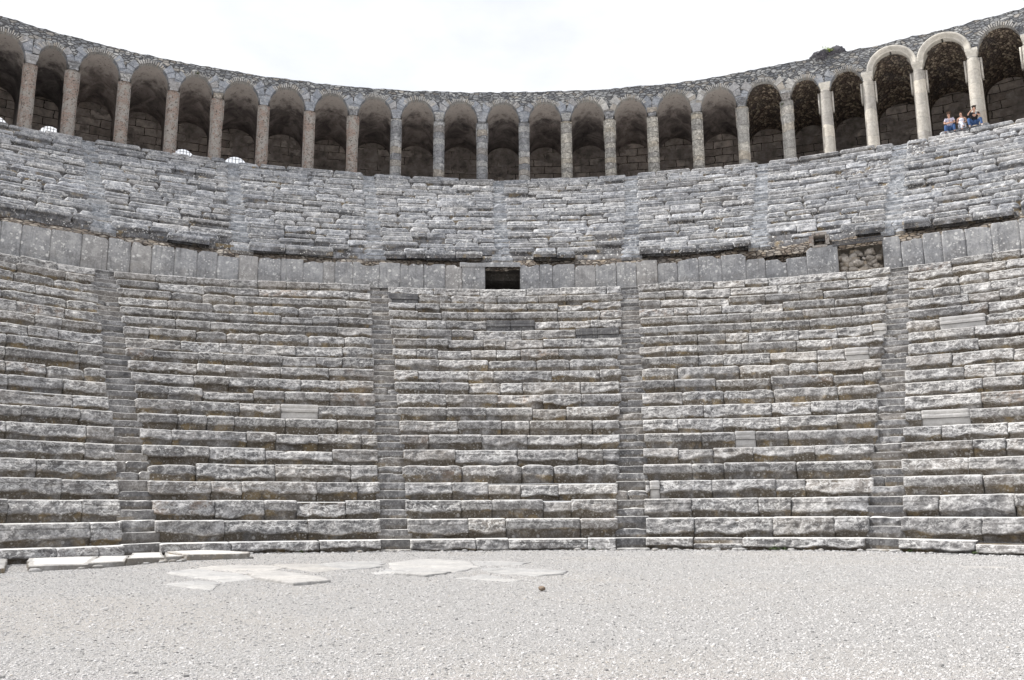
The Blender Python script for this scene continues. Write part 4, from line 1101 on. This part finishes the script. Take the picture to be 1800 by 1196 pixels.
def person(lab, aS, Rr, zf, J, shirt, trouser, hairm, shoe, turn=0., scale=1., extra=None, group=None, sleeves=True):
    """local frame: x to the person's left as seen from the stage, y towards the stage, z up; origin between the feet"""
    base = Vector(pl(aS, Rr, zf))
    M4 = Matrix.Translation(base) @ Matrix.Rotation(math.pi - aS + turn, 4, 'Z') @ Matrix.Scale(scale, 4)
    root = thing('person', lab, 'person', base, group)
    b = {}; E = []
    def J_(n, r): b[n] = (J[n], r)
    J_('pelvis', .115); J_('waist', .10); J_('chest', .115); J_('neck', .055); J_('jaw', .066); J_('head', .092); J_('crown', .062)
    E += [('pelvis', 'waist'), ('waist', 'chest'), ('chest', 'neck'), ('neck', 'jaw'), ('jaw', 'head'), ('head', 'crown')]
    for s in 'LR':
        J_('sh'+s, .046); J_('el'+s, .04); J_('wr'+s, .026); J_('ha'+s, .034); J_('hip'+s, .088); J_('kn'+s, .058); J_('an'+s, .040); J_('toe'+s, .034)
        E += [('chest', 'sh'+s), ('sh'+s, 'el'+s), ('el'+s, 'wr'+s), ('wr'+s, 'ha'+s), ('pelvis', 'hip'+s), ('hip'+s, 'kn'+s), ('kn'+s, 'an'+s), ('an'+s, 'toe'+s)]
        hv = (Vector(J['ha'+s])-Vector(J['wr'+s])).normalized(); side = hv.orthogonal().normalized()
        for q in range(4):
            off = side*(q-1.5)*.018; L = (.055, .065, .06, .045)[q]
            f1 = Vector(J['ha'+s])+off+hv*.035; f2 = f1 + hv*L*.6 + hv.cross(side)*.015
            b['f%s%da' % (s, q)] = (tuple(f1), .010); b['f%s%db' % (s, q)] = (tuple(f2), .008)
            E += [('ha'+s, 'f%s%da' % (s, q)), ('f%s%da' % (s, q), 'f%s%db' % (s, q))]
        t1 = Vector(J['wr'+s])+hv*.03+side*.035; t2 = t1+hv*.04+side*.02
        b['t%sa' % s] = (tuple(t1), .011); b['t%sb' % s] = (tuple(t2), .009); E += [('wr'+s, 't%sa' % s), ('t%sa' % s, 't%sb' % s)]
    hd = Vector(J['head']); fd = Vector(J['face']).normalized()
    b['nose'] = (tuple(hd + fd*.105 - Vector((0, 0, .025))), .012); E.append(('head', 'nose'))
    skin('body', b, E, M_SKIN, root, M4, 2)
    # shirt
    sh = {n: (J[n], r) for n, r in (('waist', .135), ('chest', .165))if n in J}
    sh['hem'] = (tuple(Vector(J['pelvis'])+Vector((0, 0, .03))), .145); e2 = [('waist', 'hem'), ('waist', 'chest')]
    nk = Vector(J['chest']).lerp(Vector(J['neck']), .65); sh['collar'] = (tuple(nk), .072); e2.append(('chest', 'collar'))
    if sleeves:
        for s in 'LR':
            m_ = Vector(J['sh'+s]).lerp(Vector(J['el'+s]), .6)
            sh['sh'+s] = (J['sh'+s], .074); sh['cuff'+s] = (tuple(m_), .060); e2 += [('chest', 'sh'+s), ('sh'+s, 'cuff'+s)]
    skin('shirt', sh, e2, shirt, root, M4, 2)
    tr = {'pelvis': (J['pelvis'], .145)}; e3 = []
    for s in 'LR':
        tr['hip'+s] = (J['hip'+s], .102); tr['kn'+s] = (J['kn'+s], .078); tr['an'+s] = (tuple(Vector(J['kn'+s]).lerp(Vector(J['an'+s]), .92)), .060)
        e3 += [('pelvis', 'hip'+s), ('hip'+s, 'kn'+s), ('kn'+s, 'an'+s)]
    skin('trousers', tr, e3, trouser, root, M4, 2)
    for s in 'LR':
        an = Vector(J['an'+s]); to = Vector(J['toe'+s])
        skin('shoe', {'a': (tuple(an-Vector((0, 0, .02))), .050), 'b': (tuple(an.lerp(to, .6)-Vector((0, 0, .005))), .046), 'c': (tuple(to), .040)}, [('a', 'b'), ('b', 'c')], shoe, root, M4, 2)
    hc = hd + Vector((0, 0, .045)) - fd*.022
    skin('hair', {'a': (tuple(hc), .098), 'b': (tuple(hc+Vector((0, 0, .035))), .080), 'c': (tuple(hd-fd*.06-Vector((0, 0, .03))), .070)}, [('a', 'b'), ('a', 'c')], hairm, root, M4, 2)
    fdx = Vector((fd.y, -fd.x, 0)).normalized()
    ey = MB()
    for sx in (-1, 1):
        cc = M4 @ (hd + fd*.086 + fdx*sx*.034 + Vector((0, 0, .012)))
        boulder(ey, tuple(cc), .020 if extra == 'sunglasses' else .011, sq=(1.3, 1.3, .9), n=6, rnd=.5, amp=.05)
    if extra == 'sunglasses':
        pL = [M4 @ (hd + fd*.094 + fdx*sx*.075 + Vector((0, 0, .016))) for sx in (-1, 1)]; bar(ey, pL[0], pL[1], .010)
    ey.build('sunglasses' if extra == 'sunglasses' else 'eyes', M_LENS, root)
    mo = MB(); mc = [M4 @ (hd + fd*.088 + fdx*sx*.022 - Vector((0, 0, .055))) for sx in (-1, 1)]; bar(mo, mc[0], mc[1], .004); mo.build('mouth', plain('lip', (.35, .12, .10)), root)
    if extra == 'camera':
        cm = MB(); h = M4 @ (Vector(J['haR'])+Vector((0, .04, -.02))); cm.box(h.x-.035, h.x+.035, h.y-.02, h.y+.02, h.z-.055, h.z+.055); k = cm.build('phone', M_PHONE, None, smooth=False)
        k.location = (0, 0, 0); tag(k, 'small grey phone held by the man in the black shirt', 'phone')
    return root
FACE = (0.05, 1, -.12)
def pose(lean=.14, spread=.20, kz=.47):
    P = {'pelvis': (0, -.42, .46), 'waist': (0, -.40+lean*.3, .62), 'chest': (0, -.40+lean, .82), 'neck': (0, -.385+lean*1.35, .98), 'jaw': (.0, -.36+lean*1.45, 1.04), 'head': (0, -.355+lean*1.5, 1.12), 'crown': (0, -.37+lean*1.5, 1.19), 'face': FACE}
    for s, g in (('L', 1), ('R', -1)):
        P['sh'+s] = (g*.185, -.40+lean*1.05, .90); P['hip'+s] = (g*.10, -.36, .45); P['kn'+s] = (g*spread, .02, kz); P['an'+s] = (g*(spread+.01), .02, .09); P['toe'+s] = (g*(spread+.03), .18, .045)
    return P
zf = ZU + float(zo_up(NU, .57)) ; Rf = RU - .74
P1 = pose(.20, .21)
P1.update(elR=(-.27, -.08, .64), elL=(.27, -.08, .64), wrR=(.02, .06, .58), wrL=(-.04, .09, .61), haR=(.10, .05, .57), haL=(-.13, .06, .60))
person('man in pale blue shirt, jeans and sunglasses, sitting with folded arms on the top row', .5600, Rf, zf, P1, M_LIGHTSHIRT, M_JEANS, M_HAIRB, M_SHOE, extra='sunglasses', group='people sitting on the top row')
P2 = pose(.12, .10); P2['knR'] = (-.02, .04, .50); P2['knL'] = (.07, .06, .56); P2['anL'] = (-.10, .16, .20); P2['toeL'] = (-.14, .27, .15); P2['anR'] = (.0, .05, .09); P2['toeR'] = (.0, .2, .045)
P2.update(elR=(-.25, -.30, .66), elL=(.25, -.28, .66), wrR=(-.17, -.10, .54), wrL=(.19, -.04, .56), haR=(-.12, -.02, .54), haL=(.13, .02, .58))
person('person in white sleeveless top and white trousers, sitting legs crossed between the two men', .5726, Rf, zf, P2, M_WHITE, M_WHITE, M_HAIR, M_SHOE, scale=.95, group='people sitting on the top row', sleeves=False)
P3 = pose(.22, .26, .50)
P3.update(elR=(-.24, -.02, .66), elL=(.34, -.18, .84), wrR=(-.10, .08, .74), wrL=(.20, -.06, 1.00), haR=(-.05, .08, .80), haL=(.10, -.02, 1.05), knL=(.34, .0, .56), anL=(.30, .06, .10), toeL=(.33, .22, .05), knR=(-.26, .04, .50), anR=(-.28, .06, .09), toeR=(-.32, .22, .045))
person('man in black T-shirt and blue jeans, sitting with one hand raised to his head', .5872, Rf, zf+.04, P3, M_BLACK, M_JEANS, M_HAIR, M_WSHOE, turn=.15, scale=1.0, extra='camera', group='people sitting on the top row')
for (b0, b1, lb) in ((.548, .5795, 'long low stone slab the left two people sit on, behind the top row'), (.5805, .6005, 'low stone slab the man in the black T-shirt sits on')):
    m = MB(); block(m, b0, b1, RU-.42, lambda a: ZU-.05+0*a, lambda a: zf+.36+0*a, .36, .04, 'rough', rc=.05, wear=.04, nt=5)
    c = pl((b0+b1)/2, RU-.3, ZU); m.V = [v-np.array(c) for v in m.V]
    o = m.build('stone_bench', M_UP); o.location = c; tag(o, lb, 'stone bench')
print('verts', sum(len(o.data.vertices) for o in bpy.data.objects if o.type == 'MESH'))
